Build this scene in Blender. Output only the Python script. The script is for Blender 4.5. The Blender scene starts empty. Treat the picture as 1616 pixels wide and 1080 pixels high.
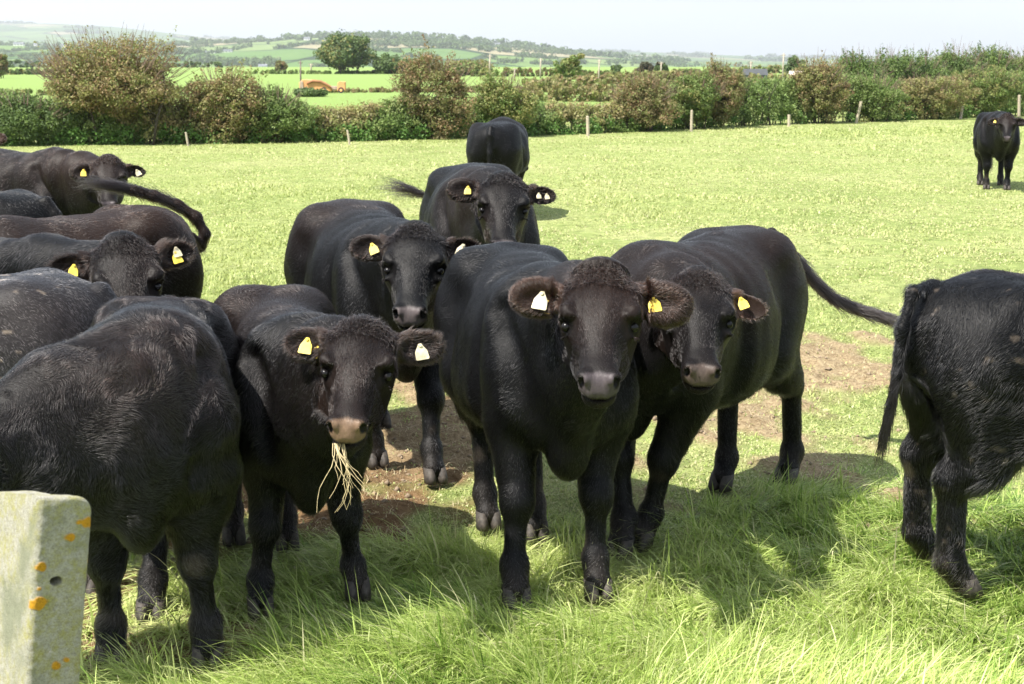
import bpy, math, random, time
import numpy as np
from mathutils import Vector, Matrix
T0 = time.time()
rnd = random.Random(7)
RG = np.random.default_rng(11)
scene = bpy.context.scene
COL = scene.collection
R = math.radians

# ------------------------------------------------------------------ camera
CAM_H, PITCH, FPX = 1.9, R(10.7), 2350.0
cam_d = bpy.data.cameras.new('camera')
cam = bpy.data.objects.new('camera', cam_d)
COL.objects.link(cam)
cam.location = (0, 0, CAM_H)
cam.rotation_euler = (R(90) - PITCH, 0, 0)
cam_d.sensor_width = 36
cam_d.lens = FPX / 1616 * 36
cam_d.clip_start = 0.1
cam_d.clip_end = 30000
cam_d.dof.use_dof = True
cam_d.dof.focus_distance = 5.6
cam_d.dof.aperture_fstop = 11
scene.camera = cam
# ------------------------------------------------------------------ sky, sun, exposure
SUN = Vector((-0.55, -0.38, 1.0)).normalized()        # towards the sun
elev = math.asin(SUN.z)
world = bpy.data.worlds.new('World')
scene.world = world
world.use_nodes = True
nt = world.node_tree
bg = nt.nodes['Background']
sky = nt.nodes.new('ShaderNodeTexSky')
sky.sky_type = 'NISHITA'
sky.sun_disc = False
sky.sun_elevation = elev
sky.sun_rotation = math.atan2(SUN.x, SUN.y)
sky.air_density = 1.0
sky.dust_density = 1.5
sky.ozone_density = 1.0
# thin bright overcast veil mixed over the clear sky
tc = nt.nodes.new('ShaderNodeTexCoord')
mp = nt.nodes.new('ShaderNodeMapping'); mp.inputs['Scale'].default_value = (1, 1, 6)
nz = nt.nodes.new('ShaderNodeTexNoise'); nz.inputs['Scale'].default_value = 2.2; nz.inputs['Detail'].default_value = 6
rp = nt.nodes.new('ShaderNodeMapRange')
rp.inputs['From Min'].default_value = 0.3; rp.inputs['From Max'].default_value = 0.7
rp.inputs['To Min'].default_value = 0.50; rp.inputs['To Max'].default_value = 0.78
mx = nt.nodes.new('ShaderNodeMix'); mx.data_type = 'RGBA'
mx.inputs['B'].default_value = (7.5, 8.3, 9.3, 1)
nt.links.new(tc.outputs['Generated'], mp.inputs['Vector'])
nt.links.new(mp.outputs[0], nz.inputs['Vector'])
nt.links.new(nz.outputs['Fac'], rp.inputs['Value'])
nt.links.new(rp.outputs[0], mx.inputs['Factor'])
nt.links.new(sky.outputs[0], mx.inputs['A'])
nt.links.new(mx.outputs['Result'], bg.inputs['Color'])
bg.inputs['Strength'].default_value = 0.07
sl = bpy.data.lights.new('sun', 'SUN')
sl.energy = 4.6
sl.angle = R(0.5)
sl.color = (1.0, 0.95, 0.87)
sun = bpy.data.objects.new('sun', sl)
COL.objects.link(sun)
sun.rotation_euler = (-SUN).to_track_quat('-Z', 'Y').to_euler()
scene.view_settings.view_transform = 'Standard'
scene.view_settings.look = 'None'
scene.view_settings.exposure = 1.3
scene.view_settings.gamma = 1.0

# ------------------------------------------------------------------ helpers
def Q(px, py, Y):
    """world point at depth Y seen at a pixel of the photograph"""
    a = (px - 808) / FPX; b = (540 - py) / FPX
    d = Vector((a, math.cos(PITCH) + b * math.sin(PITCH), -math.sin(PITCH) + b * math.cos(PITCH)))
    return Vector((0, 0, CAM_H)) + d * (Y / d.y)
def P(px, py, z=0.0):
    a = (px - 808) / FPX; b = (540 - py) / FPX
    d = Vector((a, math.cos(PITCH) + b * math.sin(PITCH), -math.sin(PITCH) + b * math.cos(PITCH)))
    return Vector((0, 0, CAM_H)) + d * ((z - CAM_H) / d.z)
def tag(o, label=None, cat=None, group=None, kind=None):
    if label: o['label'] = label
    if cat: o['category'] = cat
    if group: o['group'] = group
    if kind: o['kind'] = kind
    return o
def empty(name, loc=(0, 0, 0), rz=0):
    o = bpy.data.objects.new(name, None)
    o.empty_display_size = 0.1
    o.location = loc; o.rotation_euler = (0, 0, rz)
    COL.objects.link(o)
    return o
def link(name, me, parent=None, mat=None):
    o = bpy.data.objects.new(name, me)
    COL.objects.link(o)
    if parent is not None: o.parent = parent
    if mat is not None:
        me.materials.clear(); me.materials.append(mat)
    return o
def np_mesh(name, V, faces, cols=None, smooth=True):
    """faces: list of (n,k) int arrays; cols: per-vertex rgb"""
    me = bpy.data.meshes.new(name)
    V = np.asarray(V, np.float32)
    me.vertices.add(len(V)); me.vertices.foreach_set('co', V.ravel())
    idx = np.concatenate([f.ravel() for f in faces]).astype(np.int32)
    cnt = np.concatenate([np.full(len(f), f.shape[1]) for f in faces]).astype(np.int32)
    st = np.concatenate([[0], np.cumsum(cnt)[:-1]]).astype(np.int32)
    me.loops.add(len(idx)); me.loops.foreach_set('vertex_index', idx)
    me.polygons.add(len(cnt)); me.polygons.foreach_set('loop_start', st)
    me.polygons.foreach_set('use_smooth', np.full(len(cnt), smooth))
    me.update(calc_edges=True)
    if cols is not None:
        a = me.color_attributes.new('tint', 'FLOAT_COLOR', 'POINT')
        c = np.ones((len(V), 4), np.float32); c[:, :cols.shape[1]] = cols
        a.data.foreach_set('color', c.ravel())
    return me
class MB:
    """collects simple solids into one mesh"""
    def __init__(s): s.v = []; s.f = []
    def box(s, c, size, rot=None, taper=1.0):
        M = rot or Matrix.Identity(3); b = len(s.v)
        for z in (-.5, .5):
            t = taper if z > 0 else 1
            for x, y in ((-.5, -.5), (.5, -.5), (.5, .5), (-.5, .5)):
                s.v.append(Vector(c) + M @ Vector((x * size[0] * t, y * size[1] * t, z * size[2])))
        for f in ((3, 2, 1, 0), (4, 5, 6, 7), (0, 1, 5, 4), (1, 2, 6, 5), (2, 3, 7, 6), (3, 0, 4, 7)):
            s.f.append([b + i for i in f])
    def tube(s, pts, rad, n=8, cap=True):
        pts = [Vector(p) for p in pts]; b = len(s.v)
        if not hasattr(rad, '__len__'): rad = [rad] * len(pts)
        for i, p in enumerate(pts):
            d = (pts[min(i + 1, len(pts) - 1)] - pts[max(i - 1, 0)]).normalized()
            u = d.orthogonal().normalized() if i == 0 else (u - d * u.dot(d)).normalized()
            w = d.cross(u)
            for k in range(n):
                a = 2 * math.pi * k / n
                s.v.append(p + (u * math.cos(a) + w * math.sin(a)) * rad[i])
        for i in range(len(pts) - 1):
            for k in range(n):
                s.f.append([b + i * n + k, b + i * n + (k + 1) % n, b + (i + 1) * n + (k + 1) % n, b + (i + 1) * n + k])
        if cap:
            s.f.append([b + k for k in range(n)][::-1]); e = b + (len(pts) - 1) * n
            s.f.append([e + k for k in range(n)])
    def prism(s, outline, y0, y1):
        """outline in x,z pushed along y"""
        b = len(s.v); n = len(outline)
        for y in (y0, y1):
            for x, z in outline: s.v.append(Vector((x, y, z)))
        s.f.append([b + i for i in range(n)]); s.f.append([b + n + i for i in range(n)][::-1])
        for i in range(n): s.f.append([b + i, b + n + i, b + n + (i + 1) % n, b + (i + 1) % n])
    def build(s, name, mat, parent=None, bevel=0, smooth=False):
        me = bpy.data.meshes.new(name); me.from_pydata(s.v, [], s.f)
        if smooth: me.polygons.foreach_set('use_smooth', [True] * len(me.polygons))
        o = link(name, me, parent, mat)
        if bevel:
            m = o.modifiers.new('bevel', 'BEVEL'); m.width = bevel; m.segments = 3; m.limit_method = 'ANGLE'
        return o
def sines(seed, n=14, lo=1.0, hi=4.0):
    g = np.random.default_rng(seed)
    k = g.normal(size=(n, 3)); k /= np.linalg.norm(k, axis=1)[:, None]
    k *= np.exp(g.uniform(math.log(lo), math.log(hi), n))[:, None]
    ph = g.uniform(0, 6.28, n)
    def f(p):
        p = np.asarray(p, np.float32)
        r = np.zeros(p.shape[:-1], np.float32)
        for i in range(n):
            r += np.sin(p @ k[i].astype(np.float32) + ph[i])
        return r * (1.4 / n ** .5)           # about unit variance
    return f

def new_mat(name):
    m = bpy.data.materials.new(name); m.use_nodes = True
    t = m.node_tree; p = t.nodes['Principled BSDF']
    return m, t, p
def noise_node(t, scale, detail=4, vec='Object', stretch=None, rough=.5):
    tc = t.nodes.new('ShaderNodeTexCoord')
    n = t.nodes.new('ShaderNodeTexNoise'); n.inputs['Scale'].default_value = scale
    n.inputs['Detail'].default_value = detail; n.inputs['Roughness'].default_value = rough
    if stretch:
        mp = t.nodes.new('ShaderNodeMapping'); mp.inputs['Scale'].default_value = stretch
        t.links.new(tc.outputs[vec], mp.inputs['Vector']); t.links.new(mp.outputs[0], n.inputs['Vector'])
    else: t.links.new(tc.outputs[vec], n.inputs['Vector'])
    return n
def ramp(t, src, stops):
    r = t.nodes.new('ShaderNodeValToRGB'); e = r.color_ramp.elements
    while len(e) < len(stops): e.new(.5)
    for i, (p, c) in enumerate(stops):
        e[i].position = p; e[i].color = (*c, 1)
    t.links.new(src, r.inputs['Fac'])
    return r
def mixc(t, fac, a, b, blend='MIX'):
    m = t.nodes.new('ShaderNodeMix'); m.data_type = 'RGBA'; m.blend_type = blend
    for s, v in (('Factor', fac), ('A', a), ('B', b)):
        if isinstance(v, (int, float)): m.inputs[s].default_value = v
        elif isinstance(v, tuple): m.inputs[s].default_value = (*v, 1)
        else: t.links.new(v, m.inputs[s])
    return m.outputs['Result']
def attr(t, name='tint'):
    a = t.nodes.new('ShaderNodeAttribute'); a.attribute_name = name
    return a.outputs['Color']
def bump(t, p, h, strength=.3, dist=.02):
    b = t.nodes.new('ShaderNodeBump'); b.inputs['Strength'].default_value = strength
    b.inputs['Distance'].default_value = dist
    t.links.new(h, b.inputs['Height']); t.links.new(b.outputs[0], p.inputs['Normal'])
def simple(name, c, rough=.6, var=.25, scale=20, metal=0):
    m, t, p = new_mat(name)
    n = noise_node(t, scale, 5)
    r = ramp(t, n.outputs['Fac'], [(.3, tuple(x * (1 - var) for x in c)), (.7, tuple(min(1, x * (1 + var)) for x in c))])
    t.links.new(r.outputs[0], p.inputs['Base Color'])
    p.inputs['Roughness'].default_value = rough; p.inputs['Metallic'].default_value = metal
    return m
def leafmat(name, trans=.3, rough=.5, spec=.3):
    m, t, p = new_mat(name)
    c = attr(t)
    t.links.new(c, p.inputs['Base Color']); p.inputs['Roughness'].default_value = rough
    p.inputs['Specular IOR Level'].default_value = spec
    tr = t.nodes.new('ShaderNodeBsdfTranslucent'); t.links.new(c, tr.inputs['Color'])
    mx = t.nodes.new('ShaderNodeMixShader'); mx.inputs[0].default_value = trans
    t.links.new(p.outputs[0], mx.inputs[1]); t.links.new(tr.outputs[0], mx.inputs[2])
    t.links.new(mx.outputs[0], t.nodes['Material Output'].inputs['Surface'])
    return m
# ------------------------------------------------------------------ ground of the field, one sheet with a worn, bare gateway area
def blob(px, py, rx, ry, w=1.0):
    c = P(px, py); e = P(px + rx, py); n = P(px, py - ry); s_ = P(px, py + ry)
    return (c.x, c.y, max(abs(e.x - c.x), .05), max((n.y - s_.y) / 2, .05), w)
BARE = [blob(670, 690, 95, 75, 1.25), blob(640, 780, 70, 45, 1.0), blob(1330, 570, 180, 75, .85), blob(1180, 620, 200, 75, .85), blob(1290, 725, 130, 28, .7), blob(500, 790, 90, 55, .8), blob(990, 700, 110, 55, .7),
        blob(320, 780, 130, 90, .95), blob(250, 1000, 170, 48, 1.0), blob(150, 930, 120, 60, .9), blob(700, 800, 90, 35, .9), blob(600, 830, 120, 30, .6), blob(640, 1078, 32, 9, .9), blob(640, 610, 70, 40, .8)]
nzb = sines(31, 16, 1.2, 5); nzc = sines(32, 16, 6, 22); nzd = sines(33, 14, .15, .9); nze = sines(34, 18, 25, 70)
def pad3(x, y): return np.stack([x, y, np.zeros_like(x)], -1)
def bare(x, y):
    m = np.zeros_like(x)
    for cx, cy, rx, ry, w in BARE:
        d = ((x - cx) / rx) ** 2 + ((y - cy) / ry) ** 2
        m = np.maximum(m, w * np.exp(-d * .75))
    p = pad3(x, y)
    return np.clip((m + nzb(p) * .14 * (m > .03) + nzc(p) * .16 * (m > .03) - .38) * 3.2, 0, 1)
f4 = sines(64, 12, 1.0, 3.5); nzt = sines(36, 16, 9, 22)
def lush(x, y):
    """1 where the tall lush grass grows, 0 on the grazed turf"""
    b = 5.35 + .45 * np.clip((x + .3) / 1.2, 0, 1) + .9 * np.clip((x - .6) / .8, 0, 1) + .25 * f4(pad3(x, y))
    return np.clip((b - y) / .5 + .5, 0, 1)
def relief(x, y):
    p = pad3(x, y); near = np.clip((22 - y) / 10, 0, 1)
    b = bare(x, y)
    return (nzb(p) * .010 + nzc(p) * .006) * near + b * (nze(p) * .008 + nzc(p) * .006) * near - .02 * near + nzt(p) * .014 * lush(x, y) * (1 - b)
def axis(core0, core1, step, far0, far1):
    a = list(np.arange(core0, core1, step)); s = step
    while a[-1] < far1: s *= 1.13; a.append(a[-1] + s)
    s = step; b = []
    v = core0
    while v > far0: s *= 1.13; v -= s; b.append(v)
    return np.array(b[::-1] + a)
gx = axis(-3.6, 3.6, .03, -400, 400); gy = axis(3.6, 9.5, .03, -30, 420)
GX, GY = np.meshgrid(gx, gy, indexing='ij')
GZ = relief(GX, GY)
farn = np.clip((GY - 60) / 300, 0, 1)
nx_, ny_ = GX.shape
ids = np.arange(nx_ * ny_).reshape(nx_, ny_)
gf = np.stack([ids[:-1, :-1], ids[1:, :-1], ids[1:, 1:], ids[:-1, 1:]], -1).reshape(-1, 4)
bm_ = bare(GX, GY).ravel().astype(np.float32)
me = np_mesh('ground', np.stack([GX, GY, GZ], -1).reshape(-1, 3), [gf], np.stack([bm_, np.clip(.9 - (GX.ravel() - .1) / .6, 0, 1) * np.clip((7.4 - GY.ravel()) / .8, .25, 1), bm_], 1))
m, t, p = new_mat('pasture')
n1 = noise_node(t, .35, 6, rough=.6); n2 = noise_node(t, 6, 8, rough=.75); n3 = noise_node(t, 45, 5, rough=.7)
n4 = noise_node(t, 1.6, 6, rough=.7)
grass = ramp(t, n1.outputs['Fac'], [(.30, (.22, .27, .09)), (.5, (.29, .33, .13)), (.72, (.36, .37, .18))])
g2 = ramp(t, n2.outputs['Fac'], [(.32, (.45, .5, .38)), (.5, (.9, .9, .85)), (.68, (1.2, 1.18, 1.1))])
c = mixc(t, 1.0, grass.outputs[0], g2.outputs[0], 'MULTIPLY')
g4 = ramp(t, n4.outputs['Fac'], [(.35, (.72, .82, .62)), (.6, (1, 1, 1))])
c = mixc(t, .8, c, g4.outputs[0], 'MULTIPLY')
dirt = ramp(t, n3.outputs['Fac'], [(.28, (.12, .085, .05)), (.42, (.26, .195, .115)), (.58, (.39, .31, .19)), (.8, (.50, .42, .27))])
dl = ramp(t, n2.outputs['Fac'], [(.35, (.55, .5, .45)), (.6, (1, 1, 1))])
dirtc = mixc(t, .8, dirt.outputs[0], dl.outputs[0], 'MULTIPLY')
sep = t.nodes.new('ShaderNodeSeparateColor'); t.links.new(attr(t), sep.inputs[0])
geo = t.nodes.new('ShaderNodeNewGeometry')
sx = t.nodes.new('ShaderNodeSeparateXYZ'); t.links.new(geo.outputs['Position'], sx.inputs[0])
fm = t.nodes.new('ShaderNodeMapRange'); fm.inputs['From Min'].default_value = 56; fm.inputs['From Max'].default_value = 60
t.links.new(sx.outputs['Y'], fm.inputs['Value'])
c = mixc(t, fm.outputs[0], c, mixc(t, .5, (.20, .285, .085), g2.outputs[0], 'MULTIPLY'))     # the next fields are a fresher green
dirtc = mixc(t, sep.outputs[1], dirtc, mixc(t, 1.0, dirtc, (.62, .50, .42), 'MULTIPLY'))      # browner earth on the left, darkened with shade put into its colour
c = mixc(t, sep.outputs[0], c, dirtc)
t.links.new(c, p.inputs['Base Color']); p.inputs['Roughness'].default_value = .95; p.inputs['Specular IOR Level'].default_value = .1
ad = t.nodes.new('ShaderNodeMath'); ad.operation = 'ADD'
t.links.new(n3.outputs['Fac'], ad.inputs[0]); t.links.new(n2.outputs['Fac'], ad.inputs[1])
bump(t, p, ad.outputs[0], .7, .04)
tag(link('ground', me, None, m), kind='structure')

# ------------------------------------------------------------------ valley and hills (a polar height field in metres)
azx = np.concatenate([np.linspace(-1500, -150, 30, endpoint=False), np.linspace(-150, 1770, 420), np.linspace(1776, 3100, 30)])
tanaz = (azx - 808) / (FPX / math.cos(PITCH) * 1.0) * 1.0
rad = np.concatenate([np.linspace(300, 900, 16), np.linspace(930, 3200, 130), np.linspace(3260, 9000, 80)])
HY = 96.0
def prof(x, pts): return np.interp(x, [a for a, b in pts], [(HY - b) / FPX for a, b in pts])
ridge1 = prof(azx, [(-1500, 80), (-100, 74), (120, 78), (260, 76), (330, 73), (430, 69), (480, 63), (560, 60), (650, 62), (760, 70), (860, 80), (960, 88), (1060, 96), (1200, 103), (1616, 106), (3000, 100)])
ridge2 = prof(azx, [(-1500, 30), (-60, 38), (0, 40), (90, 41), (180, 46), (250, 53), (330, 62), (400, 67), (520, 72), (700, 78), (880, 85), (1000, 83), (1120, 87), (1250, 91), (1450, 92), (1616, 89), (3000, 80)])
AZ, RR = np.meshgrid(np.arange(len(azx)), rad, indexing='ij')
def ss(a, b, x): u_ = np.clip((x - a) / (b - a), 0, 1); return u_ * u_ * (3 - 2 * u_)
X = tanaz[:, None] * RR; Yv = RR.copy()
pn = pad3(X / 1000, Yv / 1000); hn = sines(41, 14, 2, 9); hn2 = sines(42, 14, 9, 30)
valley = -3 - 16 * ss(350, 1000, RR)
r1 = (ridge1[:, None] * 2700 + CAM_H)
z = valley + (r1 - valley) * ss(900, 2700, RR)
dip = ss(2700, 3600, RR)
r2 = ridge2[:, None] * 8000 + CAM_H
z = z * (1 - dip) + np.minimum(z, 20) * dip * .6
z = z + (r2 - z) * ss(3600, 8000, RR)
z += (hn(pn) * 2.6 + hn2(pn) * .8) * ss(800, 1800, RR) * (1 - .4 * dip)
def hz_at(x, y):
    i = np.interp(x / y, tanaz, np.arange(len(azx))); j = np.interp(y, rad, np.arange(len(rad)))
    i0 = int(min(i, len(azx) - 2)); j0 = int(min(j, len(rad) - 2)); a = i - i0; b = j - j0
    return z[i0, j0] * (1 - a) * (1 - b) + z[i0 + 1, j0] * a * (1 - b) + z[i0, j0 + 1] * (1 - a) * b + z[i0 + 1, j0 + 1] * a * b
ids = np.arange(z.size).reshape(z.shape)
gf = np.stack([ids[:-1, :-1], ids[1:, :-1], ids[1:, 1:], ids[:-1, 1:]], -1).reshape(-1, 4)
me = np_mesh('hills', np.stack([X, Yv, z], -1).reshape(-1, 3), [gf])
m, t, p = new_mat('patchwork_fields')
tc = t.nodes.new('ShaderNodeTexCoord'); mp = t.nodes.new('ShaderNodeMapping'); mp.inputs['Scale'].default_value = (.0058, .0030, 0)
mp.inputs['Rotation'].default_value = (0, 0, .35)
t.links.new(tc.outputs['Object'], mp.inputs['Vector'])
vo = t.nodes.new('ShaderNodeTexVoronoi'); vo.inputs['Scale'].default_value = 1; vo.inputs['Randomness'].default_value = .85
ve = t.nodes.new('ShaderNodeTexVoronoi'); ve.feature = 'DISTANCE_TO_EDGE'; ve.inputs['Scale'].default_value = 1; ve.inputs['Randomness'].default_value = .85
for q_ in (vo, ve): t.links.new(mp.outputs[0], q_.inputs['Vector'])
sp = t.nodes.new('ShaderNodeSeparateColor'); t.links.new(vo.outputs['Color'], sp.inputs[0])
fr = ramp(t, sp.outputs[0], [(0, (.075, .14, .04)), (.25, (.10, .17, .05)), (.45, (.13, .20, .06)), (.66, (.16, .215, .08)), (.8, (.075, .12, .045)), (.86, (.27, .24, .15)), (1, (.24, .23, .14))])
fr.color_ramp.interpolation = 'CONSTANT'
nn = noise_node(t, .02, 6)
c = mixc(t, .35, fr.outputs[0], ramp(t, nn.outputs['Fac'], [(.35, (.6, .7, .6)), (.65, (1.1, 1.1, 1))]).outputs[0], 'MULTIPLY')
er = ramp(t, ve.outputs['Distance'], [(.0, (1, 1, 1)), (.032, (1, 1, 1)), (.045, (0, 0, 0))])
c = mixc(t, er.outputs[0], c, (.028, .05, .020))
t.links.new(c, p.inputs['Base Color']); p.inputs['Roughness'].default_value = .95; p.inputs['Specular IOR Level'].default_value = .05
tag(link('hills', me, None, m), kind='structure')

# ------------------------------------------------------------------ foliage
M_LEAF = leafmat('leaves', .38, .5, .3)
M_BARK = simple('bark', (.05, .04, .03), .9, .4, 30)
M_TWIG = simple('twigs', (.16, .11, .08), .9, .3, 30)
def leaf_mesh(name, pts, nrm, size, cols, parent, mat=None, ratio=.62):
    """pts (n,3) leaf centres: one bent kite each"""
    n = len(pts); g = RG
    nrm = nrm / np.maximum(np.linalg.norm(nrm, axis=1), 1e-6)[:, None]
    a = g.normal(size=(n, 3)); a -= nrm * (a * nrm).sum(1)[:, None]; a /= np.linalg.norm(a, axis=1)[:, None]
    b = np.cross(nrm, a); s = np.asarray(size).reshape(-1, 1) * g.uniform(.6, 1.4, (n, 1))
    V = np.stack([pts - a * s, pts - b * s * ratio + nrm * s * .15, pts + a * s, pts + b * s * ratio + nrm * s * .15], 1).reshape(-1, 3)
    F = np.arange(n * 4).reshape(-1, 4)
    return link(name, np_mesh(name, V, [F], np.repeat(cols, 4, 0), smooth=False), parent, mat or M_LEAF)
def clumps(nc, fn, per, cr, g):
    """fn(n)->centres; leaves gathered in shells round clump centres"""
    c = fn(nc); r = g.uniform(.6, 1.4, (nc, 1)) * cr
    i = np.repeat(np.arange(nc), per)
    d = g.normal(size=(len(i), 3)); d /= np.linalg.norm(d, axis=1)[:, None]
    rr = g.uniform(.35, 1.0, (len(i), 1)) ** .5
    pts = c[i] + d * rr * r[i] * np.array((1, 1, .8))
    nr = d + g.normal(size=d.shape) * .6 + np.array((0, 0, .4))
    return pts, nr, i
def palette(n, cols, g, idx=None, var=.22):
    cols = np.array(cols)
    w = g.integers(0, len(cols), idx.max() + 1 if idx is not None else n)
    base = cols[w[idx]] if idx is not None else cols[w]
    other = cols[g.integers(0, len(cols), n)]; k = (g.random((n, 1)) < .3)
    return np.where(k, other, base) * g.uniform(1 - var, 1 + var, (n, 1))
GREEN = [(0.144, 0.212, 0.054), (0.181, 0.254, 0.072), (0.121, 0.183, 0.046), (0.226, 0.277, 0.094)]
DARKG = [(0.099, 0.153, 0.048), (0.129, 0.189, 0.057), (0.084, 0.131, 0.043)]
OLIVE = [(0.287, 0.277, 0.1), (0.226, 0.262, 0.079), (0.302, 0.241, 0.114), (0.241, 0.226, 0.094)]
BROWN = [(0.278, 0.19, 0.099), (0.232, 0.224, 0.088), (0.244, 0.202, 0.099), (0.197, 0.224, 0.072)]
def bush(name, base, w, h, label, cat, cols, n=7000, seed=0, lean=0, trunk=0.0, leaf=.035, dens=1.0, spiky=0.0, group=None, depth=None, clump=.2, flat=0, crownlo=0.0, twigs=40):
    """a crown of leaf clumps over forked stems; base world xyz, w and h in metres"""
    g = np.random.default_rng(seed + 900)
    root = empty(name, base); tag(root, label, cat, group)
    d = depth or w * .8; rx, ry = w / 2, d / 2; z0 = h * (trunk + crownlo); rz = (h - z0) / 2
    nc = max(20, int(n / 55))
    wob = sines(seed + 77, 8, 1.5, 4)
    def cen(k):
        q = g.normal(size=(k, 3)); q /= np.linalg.norm(q, axis=1)[:, None]
        q = q * (g.uniform(.25, 1, (k, 1)) ** .45)
        q = q * (1 + .22 * wob(q * 1.4)[:, None])
        if flat: q[:, 2] = np.where(q[:, 2] < 0, q[:, 2] * .6, q[:, 2])
        c = q * np.array((rx - clump * .6, ry - clump * .6, rz - clump * .5)); c[:, 2] += z0 + rz
        c[:, 0] += lean * (c[:, 2] / h) ** 2
        return c
    pts, nr, i = clumps(nc, cen, 55, clump, g)
    if spiky:                                     # upright leafy shoots standing out of the crown
        ks = int(spiky * 46); top_ = cen(ks * 3); top_ = top_[np.argsort(-top_[:, 2] + .25 * np.abs(top_[:, 0]))][:ks]
        ns_ = 26; dr = np.stack([g.normal(size=ks) * .3 + top_[:, 0] / (w / 2) * .5, g.normal(size=ks) * .3, np.ones(ks)], 1); ln = g.uniform(.10, .24, ks) * h
        tt = g.random((ks, ns_))
        sp_ = (top_[:, None] + dr[:, None] * (tt * ln[:, None])[..., None] + g.normal(size=(ks, ns_, 3)) * (.035 * (1.3 - tt))[..., None]).reshape(-1, 3)
        pts = np.concatenate([pts, sp_]); nr = np.concatenate([nr, g.normal(size=sp_.shape)]); i = np.concatenate([i, np.repeat(g.integers(0, nc, ks), ns_)])
    pts[:, 2] = np.maximum(pts[:, 2], .03)
    leaf_mesh('crown', pts, nr, leaf, palette(len(pts), cols, g, i), root)
    mb = MB(); r_ = random.Random(seed)
    ns = 1 if trunk > .12 else 4
    for s_ in range(ns):
        bx, by = (0, 0) if ns == 1 else (r_.uniform(-.25, .25) * w, r_.uniform(-.15, .15) * d)
        top = Vector((bx * 1.6 + lean * .5, by, z0 + rz * .9)); r0 = .035 * h if ns == 1 else .016 * h
        m_ = Vector((bx * 1.2 + lean * .12, by, top.z * .5))
        mb.tube([(bx, by, -.1), m_, top], [r0, r0 * .75, r0 * .35], 7)
        for k in range(7):
            a_ = m_.lerp(top, r_.random()); e_ = Vector((r_.uniform(-.85, .85) * rx + lean * .6, r_.uniform(-.8, .8) * ry, z0 + rz * r_.uniform(.5, 1.75)))
            mb.tube([a_, a_.lerp(e_, .5) + Vector((0, 0, .06 * h)), e_], [r0 * .4, r0 * .25, r0 * .08], 5)
    mb.build('trunk' if ns == 1 else 'stems', M_BARK, root, smooth=True)
    if twigs:
        mb = MB()
        for k in range(twigs):
            a_ = r_.uniform(.15, math.pi - .15) + math.pi * (r_.random() < .0); rr = r_.uniform(.75, 1)
            e_ = Vector((math.cos(a_) * rx * rr + lean, r_.uniform(-.5, .5) * ry, z0 + rz + math.sin(a_) * rz * rr))
            o_ = Vector((math.cos(a_) + r_.uniform(-.3, .3), r_.uniform(-.3, .3), math.sin(a_) + .3)).normalized() * r_.uniform(.08, .2) * h
            mb.tube([e_ - o_, e_ + o_ * .4, e_ + o_ + Vector((r_.uniform(-.03, .03), 0, .02))], [.009, .006, .003], 4)
        mb.build('twigs', M_TWIG, root)
    return root
# base line of the hedge, from the photo's left to its right
HB = [P(x_, y_) for x_, y_ in ((-260, 237), (0, 232), (300, 229), (600, 224), (930, 213), (1245, 198), (1516, 188), (1620, 184), (1820, 177))]
HBx = np.array([p.x for p in HB]); HBy = np.array([p.y for p in HB])
def hedge_at(px):
    """world base point of the hedge on the sight line through px"""
    k = (px - 808) / FPX * math.cos(PITCH) * 1.0
    best = None
    for i in range(len(HB) - 1):
        for q in np.linspace(0, 1, 60):
            p_ = HB[i].lerp(HB[i + 1], q); d = abs(p_.x / (p_.y * math.cos(PITCH) + CAM_H * math.sin(PITCH)) * FPX + 808 - px)
            if best is None or d < best[0]: best = (d, p_)
    return best[1]
def top_at(px, py, base, back=0):       # height above ground of something at py standing at base
    return Q(px, py, base.y + back).z
# the long hedge itself
TOP = [(-200, 150), (0, 152), (60, 158), (180, 165), (300, 160), (400, 165), (470, 172), (560, 168), (640, 165), (740, 172), (860, 172), (950, 165), (1000, 150), (1100, 140), (1180, 138), (1260, 132), (1340, 128), (1480, 124), (1616, 118), (1800, 110)]
root = empty('hedge', (0, 0, 0)); tag(root, 'long mixed hedge closing off the far side of the field', 'hedge')
g = np.random.default_rng(77)
nc = 5200
pxs = g.uniform(-200, 1780, nc)
ys = np.interp(pxs, np.linspace(-200, 1780, 90), [hedge_at(v).y for v in np.linspace(-200, 1780, 90)])
xs = (pxs - 808) / FPX * (ys * math.cos(PITCH) + CAM_H * math.sin(PITCH))
hts = np.array([Q(a, np.interp(a, [q[0] for q in TOP], [q[1] for q in TOP]), b).z for a, b in zip(pxs, ys)])
lump = sines(78, 12, .5, 2.2)(pad3(xs, ys)); hts = hts * (1 + .10 * lump)
zz = g.random(nc) ** .8 * hts; inn = g.random(nc)
dep = .25 + .9 * inn + .55 * (zz / hts) ** 2
cen_ = np.stack([xs, ys + dep, zz], 1)
per = 52
i = np.repeat(np.arange(nc), per); d = g.normal(size=(len(i), 3)); d /= np.linalg.norm(d, axis=1)[:, None]
pts = cen_[i] + d * g.uniform(.3, 1, (len(i), 1)) * (.17 * g.uniform(.6, 1.5, nc))[i][:, None]
pts[:, 2] = np.maximum(pts[:, 2], .02)
nr = d + g.normal(size=d.shape) * .6 + np.array((0, -.2, .3))
patch = sines(79, 10, .35, 1.4)(pad3(xs, ys) + np.stack([zz * 0, zz * 0, zz * 1.5], 1))
cl = np.where(patch[:, None] > .9, np.array(BROWN)[g.integers(0, 4, nc)], np.where(patch[:, None] > .1, np.array(OLIVE)[g.integers(0, 4, nc)], np.array(GREEN)[g.integers(0, 4, nc)]))
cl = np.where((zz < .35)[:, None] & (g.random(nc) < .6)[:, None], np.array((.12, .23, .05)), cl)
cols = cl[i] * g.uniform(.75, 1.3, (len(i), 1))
leaf_mesh('foliage', pts, nr, .033, cols, root)
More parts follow.
